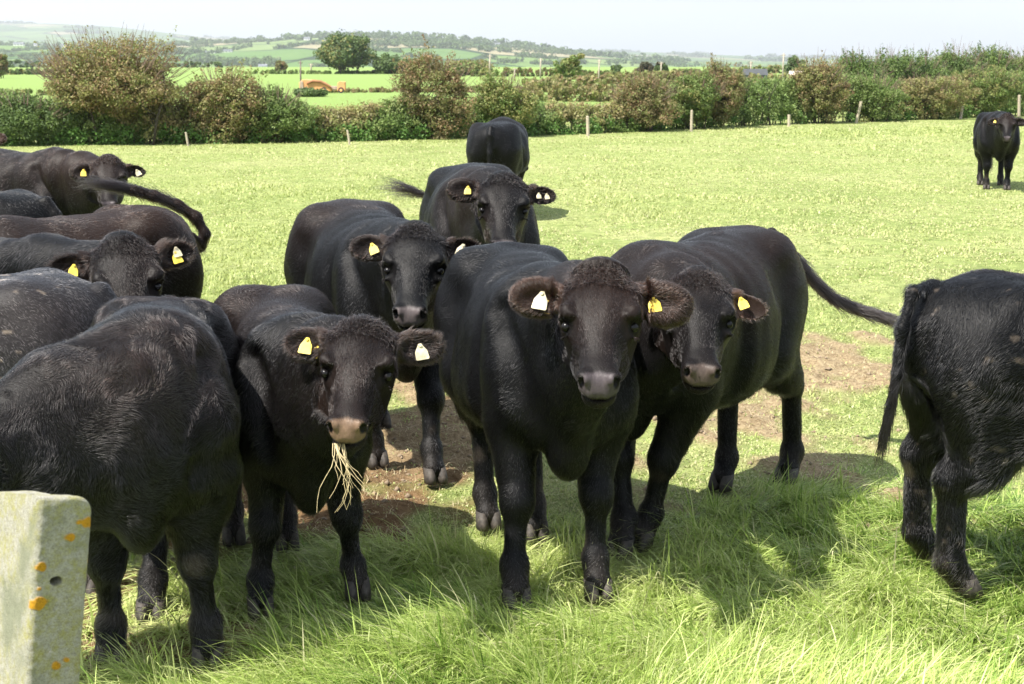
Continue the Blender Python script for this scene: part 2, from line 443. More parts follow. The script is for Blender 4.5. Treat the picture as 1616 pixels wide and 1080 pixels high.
mb = MB(); r_ = random.Random(4)
for k in range(330):
    j = r_.randrange(nc); b_ = Vector((xs[j], ys[j] + .6 + r_.random() * .5, 0)); hh = hts[j] * r_.uniform(.7, 1.12)
    a_ = b_ + Vector((r_.uniform(-.15, .15), -.1, hh * .5)); e_ = b_ + Vector((r_.uniform(-.35, .35), r_.uniform(-.5, .2), hh))
    mb.tube([b_, a_, e_], [.022, .014, .004], 5)
mb.build('stems', M_BARK, root)

BS = [  # px centre, top py, width px, kind, label
 (192, 62, 238, OLIVE + BROWN[:1], 'wide spreading hawthorn at the left with rusty berries, biggest in the hedge', 1),
 (355, 112, 96, OLIVE + [BROWN[0]], 'thin reddish bush just right of the wide hawthorn', 2),
 (432, 140, 90, GREEN, 'rounded green bush between the reddish bush and the orange machine', 3),
 (682, 95, 96, BROWN, 'tall brown twiggy bush left of the middle of the hedge', 4),
 (790, 120, 78, OLIVE[:2] + GREEN[:1], 'dark pointed bush with yellowish shoot tips near the middle of the hedge', 5),
 (1015, 118, 84, BROWN, 'brown rounded bush right of the small leaning tree', 6),
 (1092, 118, 84, GREEN + OLIVE[:1], 'green bush between the brown rounded bush and the dark shed', 7),
 (1140, 103, 62, BROWN, 'narrow brown bush in front of the dark shed', 8),
 (1285, 92, 84, BROWN[:2] + OLIVE, 'brownish red bush standing left of the tall green trees', 9),
 (1372, 118, 90, GREEN, 'pale green bush below the left end of the tall trees', 10),
 (1460, 122, 96, OLIVE, 'olive bush below the middle of the tall trees', 11),
 (1552, 112, 96, GREEN + OLIVE[:2], 'leafy bush behind the lone far cow', 12),
 (40, 150, 110, DARKG + GREEN[:1], 'dark green bush at the left end of the hedge', 13)]
for px, ty, wp, cols_, lab, sd in BS:
    b_ = hedge_at(px); b_ = Vector((b_.x * 1.012, b_.y + .5, 0)); h_ = top_at(px, ty, b_); w_ = wp / FPX * b_.y * (1.0 if sd == 1 else 1.22)
    big = sd == 1
    bush('hawthorn_bush' if big else 'bush', b_, w_, h_, lab, 'bush', cols_, n=44000 if big else (20000 if h_ > 1.5 else 14000), seed=sd, leaf=.027, spiky=.8 if sd in (1, 2, 4, 6, 8, 9) else .2, depth=2.2 if big else 1.3, clump=.19 if big else .15, flat=big, crownlo=.16 if big else .05, lean=-.15 if big else 0, twigs=150 if big else 60)
# row of taller trees behind the hedge at the right
TR = [(1345, 84, 100, 'leftmost of the tall green trees rising behind the right hedge'), (1398, 84, 90, 'second from the left of the tall trees behind the right hedge'), (1450, 86, 92, 'third from the left of the tall trees behind the right hedge'),
      (1502, 76, 84, 'fourth of the tall trees behind the right hedge, dark leaves at its top'), (1556, 78, 90, 'feathery tree with loose top left of the right edge behind the hedge'), (1612, 84, 80, 'pale green tree at the right edge behind the hedge')]
for k, (px, ty, wp, lab) in enumerate(TR):
    b_ = hedge_at(px); b_ = Vector((b_.x * 1.10, b_.y * 1.10, 0)); h_ = top_at(px, ty, b_)
    bush('leafy_tree', b_, wp / FPX * b_.y * 1.12, h_, lab, 'tree', (DARKG + GREEN[:2]) if k != 5 else GREEN[1:] + [(.13, .17, .05)], n=20000, seed=40 + k, leaf=.034, trunk=.14, spiky=.5, depth=2.2, clump=.24, twigs=60, group='tall trees behind the right hedge')
# ------------------------------------------------------------------ the farmland beyond the hedge
def gp(px, py): return P(px, py)
def fielddistance_hedge(name, x0, x1, py, hpx, label, cols, sd, n=2600, leaf=.1):
    """a low hedgerow across the far fields, from px x0 to x1 at ground line py"""
    a, b = P(x0, py), P(x1, py); L = (b - a).length; h = hpx / FPX * a.y
    root = empty(name, a); tag(root, label, 'hedgerow')
    g = np.random.default_rng(sd); nc = n // 26
    s_ = g.random(nc); lump = 1 + .3 * sines(sd, 8, .1, .6)(np.stack([s_ * L, s_ * 0, s_ * 0], 1))
    c = np.stack([s_ * (b.x - a.x), s_ * (b.y - a.y) + g.normal(size=nc) * .8, g.random(nc) * h * lump], 1)
    i = np.repeat(np.arange(nc), 26); d = g.normal(size=(len(i), 3)); d /= np.linalg.norm(d, axis=1)[:, None]
    pts = c[i] + d * g.uniform(.3, 1, (len(i), 1)) * h * .3; pts[:, 2] = np.maximum(pts[:, 2], .02)
    leaf_mesh('foliage', pts, d + g.normal(size=d.shape) * .5, leaf, palette(len(pts), cols, g, i), root)
FH = [(-200, 350, 107, 8, 'dark hedgerow crossing the far field at the left', DARKG, 1, 5200),
      (-150, 125, 118, 9, 'short clumpy hedgerow left of the wide hawthorn, beyond the hedge', DARKG + OLIVE[:1], 2, 5200),
      (400, 780, 117, 7, 'hedgerow along the foot of the big round tree', GREEN, 3, 6500),
      (640, 1010, 121, 9, 'brownish hedgerow running behind the wooden poles', BROWN + GREEN, 4, 6500),
      (520, 960, 146, 8, 'scrubby low hedgerow just past the main hedge in the middle', OLIVE + BROWN, 5, 8000),
      (830, 1200, 160, 20, 'tangle of brown scrub just past the main hedge right of the middle', OLIVE + BROWN[1:], 9, 11000),
      (870, 1240, 126, 9, 'olive scrub line along the foot of the poles right of the middle', OLIVE, 10, 9000),
      (820, 1200, 140, 16, 'overgrown brown hedgerow below the small leaning tree', OLIVE + BROWN, 6, 9000),
      (-60, 300, 150, 8, 'scrub line behind the left end of the main hedge', OLIVE + GREEN, 7, 6000),
      (1000, 1330, 116, 8, 'hedgerow in front of the blue hazy lowland', GREEN + OLIVE, 8, 6500)]
for x0, x1, py, hp_, lab, cols_, sd, n_ in FH: fielddistance_hedge('hedgerow', x0, x1, py, hp_, lab, cols_, 500 + sd, n_, .0011 * P(500, py).y)
def far_tree(px, py_base, py_top, wp, lab, cols_, sd, n=9000, lean=0, trunk=.15, **kw):
    b_ = P(px, py_base); h_ = Q(px, py_top, b_.y).z; w_ = wp / FPX * b_.y
    bush('tree', b_, w_, h_, lab, 'tree', cols_, n=n, seed=sd, leaf=.0009 * b_.y, trunk=trunk, clump=w_ * .12, depth=w_ * .8, lean=lean * w_, twigs=0, **kw)
far_tree(543, 117, 54, 96, 'big round-headed tree standing alone beyond the orange machine', DARKG + OLIVE[:1], 61, 14000, trunk=.06)
far_tree(612, 117, 88, 58, 'low dark tree directly right of the big round tree', DARKG, 62, 5000, trunk=.05)
far_tree(650, 117, 92, 50, 'yellow-green low tree behind the tall brown bush', [(.13, .17, .04), (.10, .14, .04)], 63, 5000, trunk=.05)
far_tree(735, 119, 96, 90, 'wide reddish thicket right of the tall brown bush', BROWN + GREEN[:1], 64, 6000, trunk=.03)
far_tree(893, 137, 86, 44, 'small leaning tree with a lopsided crown right of the middle', OLIVE[:2] + GREEN[:1], 65, 6000, lean=.35, trunk=.28)
far_tree(972, 120, 104, 17, 'little round tree right of the small leaning tree', DARKG, 66, 2500)
far_tree(1018, 118, 97, 26, 'purplish tree left of the fourth wooden pole', [(.10, .085, .05), (.08, .08, .04)], 67, 3000)
far_tree(1045, 119, 99, 22, 'dark tree behind the fourth wooden pole', DARKG + [(.09, .07, .045)], 68, 3000)
far_tree(1254, 124, 92, 34, 'dark rounded tree by the white roof', DARKG, 69, 4000)
far_tree(96, 117, 78, 22, 'upright bush peeping out left of the hawthorn top', OLIVE, 70, 3000, trunk=.05)
far_tree(2, 124, 80, 26, 'brown tree at the very left edge beyond the hedge', BROWN, 71, 3500, trunk=.05)
far_tree(444, 117, 96, 20, 'small brown tree left of the big round tree', BROWN, 72, 2500, trunk=.05)
M_POLE = simple('weathered_pole', (.35, .30, .24), .85, .25, 8)
M_POLED = simple('tarred_pole', (.16, .12, .11), .85, .25, 8)
far_tree(487, 153, 141, 58, 'low dark bush in front of the orange machine', DARKG, 73, 4000, trunk=.03)
POLES = [(475, 146, 96, 'dark leaning pole standing next to the orange machine', M_POLED), (773, 122, 86, 'pale pole right of the tall brown bush', M_POLE), (812, 128, 108, 'short whitish pole beside the dark pointed bush', M_POLE), (853, 124, 92, 'pale pole left of the small leaning tree', M_POLE),
         (945, 135, 94, 'tall pale pole right of the small leaning tree', M_POLE), (1043, 123, 98, 'pale pole in front of the dark far tree', M_POLE), (1184, 130, 97, 'thin pole rising behind the dark shed', M_POLE), (1235, 130, 84, 'tall thin pole left of the dark rounded tree', M_POLE), (491, 113, 101, 'tiny white pole at the foot of the big round tree', M_POLE)]
for px, pb, ptp, lab, mt in POLES:
    b_ = P(px, pb); h_ = Q(px, ptp, b_.y).z; r_w = 1.35 / FPX * b_.y
    rt = empty('utility_pole', b_); tag(rt, lab, 'pole', 'wooden poles beyond the hedge')
    mb = MB(); mb.tube([(0, 0, -.2), (0, 0, h_ * .5), (.01 * h_, 0, h_)], [r_w, r_w * .9, r_w * .75], 8); mb.build('post', mt, rt, smooth=True)
    mb = MB(); mb.box((0, 0, h_ * .93), (r_w * 5.5, r_w * .8, r_w * .9)); mb.build('crossarm', mt, rt)
# orange forage machine parked in the bright field
M_OR = simple('orange_paint', (.62, .30, .12), .7, .3, 1.2); M_CHUTE = simple('worn_chute', (.30, .13, .06), .8, .3, 2); M_ORD = simple('dark_rubber', (.03, .03, .03), .8, .2, 8); M_GREYM = simple('dusty_steel', (.40, .30, .24), .5, .3, 6)
b_ = P(508, 147); k = b_.y / FPX
rt = empty('forage_wagon', b_); tag(rt, 'orange farm machine with a curved chute parked beyond the hedge', 'farm machine')
mb = MB()
up = [(-34, 3), (-34, 16), (-28, 21), (-12, 20), (4, 17), (15, 10), (16, 3)]
mb.prism([(x_ * k, z_ * k) for x_, z_ in up], -9 * k, 9 * k); mb.build('body', M_OR, rt, bevel=.9 * k)
mb = MB(); arc = [(-22, 17.5), (-12, 21.5), (0, 20.5), (10, 15.5), (17, 9)]
mb.tube([(x_ * k, -10 * k, (z_ - 3) * k) for x_, z_ in arc], [2.0 * k, 2.2 * k, 2.2 * k, 2 * k, 1.6 * k], 8); mb.build('chute', M_CHUTE, rt, smooth=True)
mb = MB(); mb.box((-30 * k, -9.6 * k, 12 * k), (5 * k, 1 * k, 12 * k)); mb.build('side_panel', M_GREYM, rt, bevel=.2 * k)
mb = MB(); mb.box((20 * k, 0, 8 * k), (10 * k, 12 * k, 5 * k)); mb.build('frame', M_GREYM, rt, bevel=.4 * k)
mb = MB(); mb.prism([(25 * k, 3 * k), (25 * k, 15 * k), (29 * k, 18 * k), (37 * k, 17 * k), (37 * k, 4 * k)], -8 * k, 8 * k); mb.build('hopper', M_OR, rt, bevel=.8 * k)
for wx in (-24, 4, 31):
    mb = MB(); mb.tube([(wx * k, -11 * k, 4.5 * k), (wx * k, -8.4 * k, 4.5 * k)], 4.5 * k, 20); w_ = mb.build('wheel', M_ORD, rt, smooth=False)
    mb = MB(); mb.tube([(wx * k, -11.4 * k, 4.5 * k), (wx * k, -10.9 * k, 4.5 * k)], 2.2 * k, 14); mb.build('rim', M_OR, w_)
# houses and sheds
M_WHITE = simple('white_render', (.80, .79, .76), .8, .06, 1); M_SLATE = simple('slate_roof', (.13, .14, .16), .7, .2, 2); M_SHED = simple('dark_blue_sheet', (.05, .065, .09), .5, .2, 2); M_PANE = simple('window_glass', (.05, .06, .07), .15, .1, 3)
def house(px, Y, wpx, hpx, label, wall=None, roof=None, rz=0.0, zoff=None, name='farmhouse', cat='house', zb=None):
    k = Y / FPX * 1.02; x = (px - 808) * k
    z0 = (hz_at(x, Y) if Y > 420 else 0) if zb is None else zb
    w, h = wpx * k, hpx * k; d = w * .55
    rt = empty(name, (x, Y, z0), rz); tag(rt, label, cat)
    mb = MB(); mb.box((0, 0, h * .28), (w, d, h * .64)); mb.build('wall', wall or M_WHITE, rt)
    mb = MB(); e = .04 * w
    b = len(mb.v)
    for xx in (-w / 2 - e, w / 2 + e):
        for yy, zz_ in ((-d / 2 - e, h * .58), (d / 2 + e, h * .58), (0, h)): mb.v.append(Vector((xx, yy, zz_)))
    mb.f += [[b, b + 2, b + 1], [b + 3, b + 4, b + 5], [b, b + 3, b + 5, b + 2], [b + 1, b + 2, b + 5, b + 4], [b, b + 1, b + 4, b + 3]]
    rf = mb.build('roof', roof or M_SLATE, rt)
    if cat == 'house':
        mb = MB(); mb.box((w * .36, 0, h * 1.0), (w * .07, w * .07, h * .25)); mb.build('chimney', wall or M_WHITE, rf)
        for q in (-.3, 0, .3):
            mb = MB(); mb.box((q * w, -d / 2 - .01 * w, h * .33), (w * .1, .03 * w, h * .2)); mb.build('window', M_PANE, rt)
HS = [(60, 2350, 15, 5, 'long white farmhouse high on the left hillside'), (85, 2380, 5, 5, 'tiny white house right of the long hillside farmhouse'), (127, 2300, 6, 5, 'small white house on the slope above the hawthorn'),
      (350, 1900, 14, 4, 'white farm buildings on the plain left of the big round tree'), (375, 1950, 16, 4, 'wider white farm building on the plain, right of its neighbour'), (429, 1500, 13, 7, 'white farmhouse left of the big round tree'), (456, 1480, 7, 7, 'white gabled house nearest the big round tree'),
      (497, 2250, 9, 5, 'white house on the slope behind the big round tree'), (682, 2550, 5, 4, 'tiny white house high on the middle ridge'), (785, 2500, 10, 4, 'white house on the right end of the middle ridge'), (806, 2480, 6, 3, 'smallest white house at the right end of the ridge'), (595, 2550, 5, 3, 'tiny white house on the ridge above the low dark tree')]
for a in HS: house(*a)
b_ = P(1215, 128); house(1243, b_.y, 24, 15, 'low white shed by the dark rounded tree', M_WHITE, simple('pale_roof', (.62, .52, .45), .7, .1, 2), name='shed', cat='shed', zb=0)
b_ = P(1180, 132); house(1178, b_.y, 34, 22, 'dark blue sheet-metal shed behind the narrow brown bush', M_SHED, simple('grey_roof', (.05, .055, .06), .6, .15, 2), name='barn', cat='barn', zb=0)
# woodland on the far slopes and hedgerow trees: countless, one mass
g = np.random.default_rng(9)
Cc = []; Sz = []
def grow(px, Y, s):
    x = (px - 808) / FPX * Y * 1.018
    Cc.append((x, Y, hz_at(x, Y))); Sz.append(s)
for px in np.arange(265, 1075, 3.2):                 # crest of the nearer ridge
    if g.random() < (.55 if px < 460 else .88): grow(px + g.normal() * 3, g.uniform(2520, 2720), g.uniform(3.0, 8.5) * (1 if px > 420 or g.random() < .4 else .6))
for px in np.arange(-60, 420, 4.0):
    if g.random() < .5: grow(px + g.normal() * 3, g.uniform(2600, 2800), g.uniform(3, 7))
for q in range(46):                                   # hedgerow lines along the slopes
    y0 = g.uniform(1300, 2600); x0 = g.uniform(-80, 1050); n_ = g.integers(8, 30); sl_ = g.normal() * 9
    for j in range(n_): grow(x0 + j * 4.2 + g.normal(), y0 + j * sl_ + g.normal() * 6, g.uniform(1.6, 4.6))
for cx, cy, sx, n_ in ((100, 1750, 70, 60), (650, 2050, 60, 70), (730, 2100, 80, 70), (400, 1600, 60, 40), (300, 1900, 60, 40), (40, 2500, 70, 50), (880, 2500, 60, 60), (560, 2300, 90, 50), (340, 2450, 60, 50)):
    for j in range(n_): grow(cx + g.normal() * sx * .5, cy + g.normal() * 35, g.uniform(2.5, 5.5))
for px in np.arange(960, 1700, 5): grow(px + g.normal() * 4, g.uniform(1600, 3000), g.uniform(2, 5))
for q in range(40):
    y0 = g.uniform(4200, 7800); x0 = g.uniform(-80, 1650)
    for j in range(14): grow(x0 + j * 4, y0 + g.normal() * 10, g.uniform(4, 11))
Cc = np.array(Cc); Sz = np.array(Sz); per = 34
i = np.repeat(np.arange(len(Cc)), per); d = g.normal(size=(len(i), 3)); d /= np.linalg.norm(d, axis=1)[:, None]
pts = Cc[i] + d * Sz[i][:, None] * np.array((1.25, 1, .85)) * g.uniform(.5, 1, (len(i), 1)); pts[:, 2] += Sz[i] * .75
o = leaf_mesh('woodland', pts, d + g.normal(size=d.shape) * .3, Sz[i] * .34, np.array(DARKG)[g.integers(0, 3, len(i))] * g.uniform(.8, 1.25, (len(i), 1)), None, ratio=.9)
tag(o, 'distant woods and hedgerow trees on the hillsides', 'woodland', kind='stuff')

# ------------------------------------------------------------------ fence posts along the hedge
M_FP = simple('grey_wood', (.42, .36, .27), .9, .3, 25)
FPs = [(297, 230, 209, 'short dark fence post below the wide hawthorn', 1), (552, 228, 205, 'thin grey fence post left of the tall brown bush', 1), (928, 215, 183, 'pale fence post right behind the rearmost cow', 1.5), (1091, 207, 174, 'fence post below the green bush near the shed', 1.3),
       (1245, 199, 181, 'fence post below the brownish red bush', 1.4), (1351, 194, 160, 'leaning fence post below the first tall tree', 1.4), (1516, 187, 168, 'fence post left of the lone far cow', 1.3), (1608, 183, 150, 'weathered fence post at the right edge of the field', 1.4)]
for px, pb, ptp, lab, wf in FPs:
    b_ = P(px, pb + 1); h_ = Q(px, ptp, b_.y).z; w_ = 3.4 * wf / FPX * b_.y
    mb = MB(); M3 = Matrix.Rotation(rnd.uniform(0, .6), 3, 'Z'); b = len(mb.v)
    lx_ = rnd.uniform(-.03, .03) + (.09 if px == 1351 else 0)
    for z_, s_ in ((-.15, 1), (h_ * .5, .97), (h_ * .965, .93), (h_, .7)):
        for j in range(8):
            a_ = 2 * math.pi * j / 8; mb.v.append(Vector((math.cos(a_) * w_ / 2 * s_ + lx_ * z_ / h_ * 2, math.sin(a_) * w_ / 2 * s_, z_ - (.02 if (z_ == h_ and j < 4) else 0))))
    for i_ in range(3):
        for j in range(8): mb.f.append([b + i_ * 8 + j, b + i_ * 8 + (j + 1) % 8, b + (i_ + 1) * 8 + (j + 1) % 8, b + (i_ + 1) * 8 + j])
    mb.f.append([b + 24 + j for j in range(8)])
    o = mb.build('fence_post', M_FP); o.location = b_; tag(o, lab, 'fence post', 'fence posts along the hedge')

# ------------------------------------------------------------------ concrete gate post, near left
m, t, p = new_mat('lichened_concrete')
n1 = noise_node(t, 26, 8, rough=.8); n2 = noise_node(t, 5.5, 5, rough=.6); n3 = noise_node(t, 150, 6, rough=.7); n4 = noise_node(t, 9, 3)
c = ramp(t, n3.outputs['Fac'], [(.3, (.34, .32, .27)), (.5, (.50, .48, .41)), (.7, (.62, .60, .53))]).outputs[0]
yl = ramp(t, n1.outputs['Fac'], [(.46, (0, 0, 0)), (.62, (1, 1, 1))]); c = mixc(t, yl.outputs[0], c, (.42, .40, .13))
gr = ramp(t, n2.outputs['Fac'], [(.52, (0, 0, 0)), (.66, (1, 1, 1))]); c = mixc(t, gr.outputs[0], c, (.30, .31, .22))
at = t.nodes.new('ShaderNodeAttribute'); at.attribute_name = 'tint'
sp = t.nodes.new('ShaderNodeSeparateColor'); t.links.new(at.outputs['Color'], sp.inputs[0])
c = mixc(t, sp.outputs[0], c, (.70, .36, .03))
t.links.new(c, p.inputs['Base Color']); p.inputs['Roughness'].default_value = .95; p.inputs['Specular IOR Level'].default_value = .15
n5 = noise_node(t, 420, 4, rough=.8)
c = mixc(t, .8, c, ramp(t, n5.outputs['Fac'], [(.38, (.45, .45, .42)), (.55, (1, 1, 1))]).outputs[0], 'MULTIPLY'); t.links.new(c, p.inputs['Base Color'])
bump(t, p, n5.outputs['Fac'], .9, .006)
Yp = 2.25; RZ = R(34); TILT = R(7)
W1, DEP, HT = .089, .27, 1.32                      # the face with the bolt hole, depth, height
org = Q(61, 786, Yp)
NX, NZ = 90, 1300; r = .030
xs_ = np.linspace(0, W1, NX); zs_ = np.concatenate([np.linspace(-HT, -.45, 120, endpoint=False), np.linspace(-.45, 0, NZ - 120)])
XX, ZZ = np.meshgrid(xs_, zs_, indexing='ij')
top = np.where(XX > W1 - r, -(r - np.sqrt(np.maximum(r * r - (XX - (W1 - r)) ** 2, 0))), 0) - .004 * XX / W1
ZZ = (ZZ + HT) / HT * (top + HT) - HT
pn = np.stack([XX, XX * 0, ZZ], -1); rough_ = sines(55, 14, 60, 300)(pn) * .0007 + sines(56, 10, 15, 40)(pn) * .0007
def spotpos(px, py):
    z_ = Q(px, py, Yp).z - org.z; ex = 61 + z_ / .292 * -42 * -1 * -1 if False else 61 + z_ * 42 / .29
    return max((px - ex) / 76 * W1, .011), z_
tint = np.zeros_like(XX)
for px, py, rr_ in ((98, 853, 9), (122, 832, 11), (40, 898, 8), (48, 893, 6), (126, 898, 9), (39, 956, 13), (35, 950, 8), (27, 932, 4), (112, 830, 5), (60, 1060, 9), (75, 1052, 6)):
    x_, z_ = spotpos(px, py); d_ = np.hypot((XX - x_) * .85, ZZ - z_); rr2 = rr_ / FPX * Yp * 1.0
    tint = np.maximum(tint, np.clip((rr2 * (1 + .16 * sines(57, 10, 120, 500)(pn)) - d_) / .0022, 0, 1))
hx_, hz_ = spotpos(72, 922); hd_ = np.hypot((XX - hx_) * .9, ZZ - hz_); hole_d = .05 * np.clip((.0085 - hd_) / .0018, 0, 1)
cham = .010
e1 = np.clip((cham - XX) / cham, 0, 1); e2 = np.clip((XX - W1 + cham) / cham, 0, 1); e3 = np.clip((ZZ - top + .006) / .006, 0, 1)
yF = -rough_ - tint * .0015 + hole_d + sum((1 - np.sqrt(np.clip(1 - e * e, 0, 1))) * cham for e in (e1, e2)) + (1 - np.sqrt(np.clip(1 - e3 * e3, 0, 1))) * .006
NY = 26
layers = [np.stack([XX, yF, ZZ], -1)]
Vv = [layers[0].reshape(-1, 3)]
back = np.stack([XX, np.full_like(XX, DEP), ZZ - .075 * (ZZ + HT) / HT], -1); Vv.append(back.reshape(-1, 3))
I0 = np.arange(NX * NZ).reshape(NX, NZ); I1 = I0 + NX * NZ
F_ = [np.stack([I0[:-1, :-1], I0[1:, :-1], I0[1:, 1:], I0[:-1, 1:]], -1).reshape(-1, 4), np.stack([I1[:-1, :-1], I1[:-1, 1:], I1[1:, 1:], I1[1:, :-1]], -1).reshape(-1, 4)]
off = 2 * NX * NZ
def skin(ringf, ringb, nrm_, flip, sd):
    """rough side strip between a front and a back edge"""
    global off
    n = len(ringf); fv = Vv[0][ringf]; bv = Vv[1][ringb - NX * NZ]
    t_ = np.linspace(0, 1, NY)[1:-1]
    mid = fv[None] * (1 - t_[:, None, None]) + bv[None] * t_[:, None, None]
    mid = mid + np.array(nrm_) * (sines(sd, 14, 60, 260)(mid) * .0006 + sines(sd + 1, 8, 15, 40)(mid) * .0008)[..., None]
    Vv.append(mid.reshape(-1, 3)); ids_ = np.concatenate([ringf[None], off + np.arange((NY - 2) * n).reshape(NY - 2, n), ringb[None]]); off += (NY - 2) * n
    f_ = np.stack([ids_[:-1, :-1], ids_[:-1, 1:], ids_[1:, 1:], ids_[1:, :-1]], -1).reshape(-1, 4)
    F_.append(f_[:, ::-1] if flip else f_)
skin(I0[0], I1[0], (-1, 0, 0), False, 81); skin(I0[-1], I1[-1], (1, 0, 0), True, 83); skin(I0[:, -1], I1[:, -1], (0, 0, 1), False, 85)
Vv = np.concatenate(Vv); tc_ = np.zeros(len(Vv)); tc_[:NX * NZ] = tint.ravel()
me = np_mesh('concrete_post', Vv, F_, np.stack([tc_, tc_, tc_], 1), smooth=False)
o = link('concrete_post', me, None, m); o.location = org; o.rotation_mode = 'XYZ'
o.rotation_euler = (Matrix.Rotation(TILT, 3, 'Y') @ Matrix.Rotation(RZ, 3, 'Z')).to_euler()
tag(o, 'concrete post with orange lichen spots and a small bolt hole', 'post')
# ------------------------------------------------------------------ hazy air over the valley
mh = bpy.data.materials.new('haze'); mh.use_nodes = True; t = mh.node_tree; t.nodes.clear()
ou = t.nodes.new('ShaderNodeOutputMaterial'); pv = t.nodes.new('ShaderNodeVolumePrincipled')
pv.inputs['Color'].default_value = (.93, .965, 1, 1); pv.inputs['Density'].default_value = .00016; pv.inputs['Anisotropy'].default_value = .3
t.links.new(pv.outputs[0], ou.inputs['Volume'])
mb = MB(); mb.box((0, 4460, 120), (14000, 9400, 410)); o = mb.build('haze', mh); tag(o, 'thin blue haze filling the air over the valley', 'haze', kind='stuff')
LOG = []; HOOVES = []
# ------------------------------------------------------------------ cattle
class Field:
    """signed-distance grid with smooth unions, polygonised by surface nets"""
    def __init__(s, lo, hi, vox):
        s.vox = vox; s.lo = np.array(lo, np.float64)
        n = np.ceil((np.array(hi) - s.lo) / vox).astype(int) + 1
        s.ax = [(s.lo[i] + np.arange(n[i]) * vox).astype(np.float32) for i in range(3)]
        s.n = n; s.F = np.full(tuple(n), 1.0, np.float32)
    def sub(s, lo, hi, pad):
        sl = []
        for i in range(3):
            a = int(max(0, math.floor((lo[i] - pad - s.lo[i]) / s.vox)))
            b = int(min(s.n[i], math.ceil((hi[i] + pad - s.lo[i]) / s.vox) + 1))
            sl.append(slice(a, max(a, b)))
        X = s.ax[0][sl[0]][:, None, None]; Y = s.ax[1][sl[1]][None, :, None]; Z = s.ax[2][sl[2]][None, None, :]
        return tuple(sl), X, Y, Z
    def put(s, sl, d, k, cut=False):
        F = s.F[sl]
        if F.size == 0: return
        if cut:
            h = np.maximum(k - np.abs(F + d), 0) / k
            s.F[sl] = np.maximum(F, -d) + h * h * k * .25
        else:
            h = np.maximum(k - np.abs(F - d), 0) / k
            s.F[sl] = np.minimum(F, d) - h * h * k * .25
    def cone(s, a, b, ra, rb, k=.05, sy=1.0, cut=False):
        a = np.array(a, float); b = np.array(b, float); r = max(ra, rb)
        sl, X, Y, Z = s.sub(np.minimum(a, b) - r, np.maximum(a, b) + r, k * .6 + s.vox * 2)
        ba = b - a; L2 = max(float(ba @ ba), 1e-8)
        dx, dy, dz = X - a[0], Y - a[1], Z - a[2]
        t = np.clip((dx * ba[0] + dy * ba[1] + dz * ba[2]) / L2, 0, 1)
        d = np.sqrt((dx - t * ba[0]) ** 2 + ((dy - t * ba[1]) / sy) ** 2 + (dz - t * ba[2]) ** 2) - (ra + (rb - ra) * t)
        s.put(sl, d.astype(np.float32), k, cut)
    def ell(s, c, rad, M=None, k=.04, cut=False):
        c = np.array(c, float); r = max(rad)
        M = np.eye(3) if M is None else M
        sl, X, Y, Z = s.sub(c - r, c + r, k * .6 + s.vox * 2)
        dx, dy, dz = X - c[0], Y - c[1], Z - c[2]
        q = [(dx * M[i][0] + dy * M[i][1] + dz * M[i][2]) / rad[i] for i in range(3)]
        k0 = np.sqrt(q[0] ** 2 + q[1] ** 2 + q[2] ** 2) + 1e-6
        k1 = np.sqrt((q[0] / rad[0]) ** 2 + (q[1] / rad[1]) ** 2 + (q[2] / rad[2]) ** 2) + 1e-6
        s.put(sl, (k0 * (k0 - 1) / k1).astype(np.float32), k, cut)
    def loft(s, o, M, tab, n=2.3, k=.05, skew=0.0):
        """tab rows: u, half width, top, bottom; M rows = axes u (along), v (side), w (up)"""
        o = np.array(o, float); tab = np.array(tab, float)
        r = max(np.abs(tab[:, 1:]).max(), 0)
        e0 = o + np.array(M[0]) * tab[0, 0]; e1 = o + np.array(M[0]) * tab[-1, 0]
        ext = np.abs(np.array(M[1])) * tab[:, 1].max() + np.abs(np.array(M[2])) * np.abs(tab[:, 2:]).max()
        sl, X, Y, Z = s.sub(np.minimum(e0, e1) - ext, np.maximum(e0, e1) + ext, k * .6 + s.vox * 2)
        dx, dy, dz = X - o[0], Y - o[1], Z - o[2]
        U, V, W = [dx * M[i][0] + dy * M[i][1] + dz * M[i][2] for i in range(3)]
        us = np.linspace(tab[0, 0], tab[-1, 0], 200)
        col = []
        for j in (1, 2, 3):
            c = np.interp(us, tab[:, 0], tab[:, j])
            kern = np.hanning(23); kern /= kern.sum()
            cp = np.concatenate([2 * c[0] - c[11:0:-1], c, 2 * c[-1] - c[-2:-13:-1]])
            c = np.convolve(cp, kern, 'valid'); col.append(c)
        hw, tp, bt = [np.interp(U, us, c).astype(np.float32) for c in col]
        hw = np.maximum(hw, .012)
        zc = bt + (tp - bt) * (.5 + skew); b = np.where(W > zc, tp - zc, zc - bt); b = np.maximum(b, .012)
        rr = (np.abs(V / hw) ** n + np.abs((W - zc) / b) ** n) ** (1 / n)
        d = (rr - 1) * np.minimum(hw, b)
        over = np.maximum(np.maximum(tab[0, 0] - U, U - tab[-1, 0]), 0)
        d = np.where(over > 0, np.sqrt(np.maximum(d, 0) ** 2 + over ** 2), d)
        s.put(sl, d.astype(np.float32), k)
    def mesh(s):
        F = s.F; S = F < 0
        c = np.zeros(tuple(s.n - 1), np.int8)
        for i in (0, 1):
            for j in (0, 1):
                for k in (0, 1):
                    c += S[i:s.n[0] - 1 + i, j:s.n[1] - 1 + j, k:s.n[2] - 1 + k]
        act = (c > 0) & (c < 8)
        I = np.argwhere(act)
        ids = np.full(act.shape, -1, np.int32); ids[act] = np.arange(len(I))
        cor = np.array([(i, j, k) for i in (0, 1) for j in (0, 1) for k in (0, 1)])
        vals = np.stack([F[I[:, 0] + a, I[:, 1] + b, I[:, 2] + d] for a, b, d in cor], 1)
        acc = np.zeros((len(I), 3)); num = np.zeros(len(I))
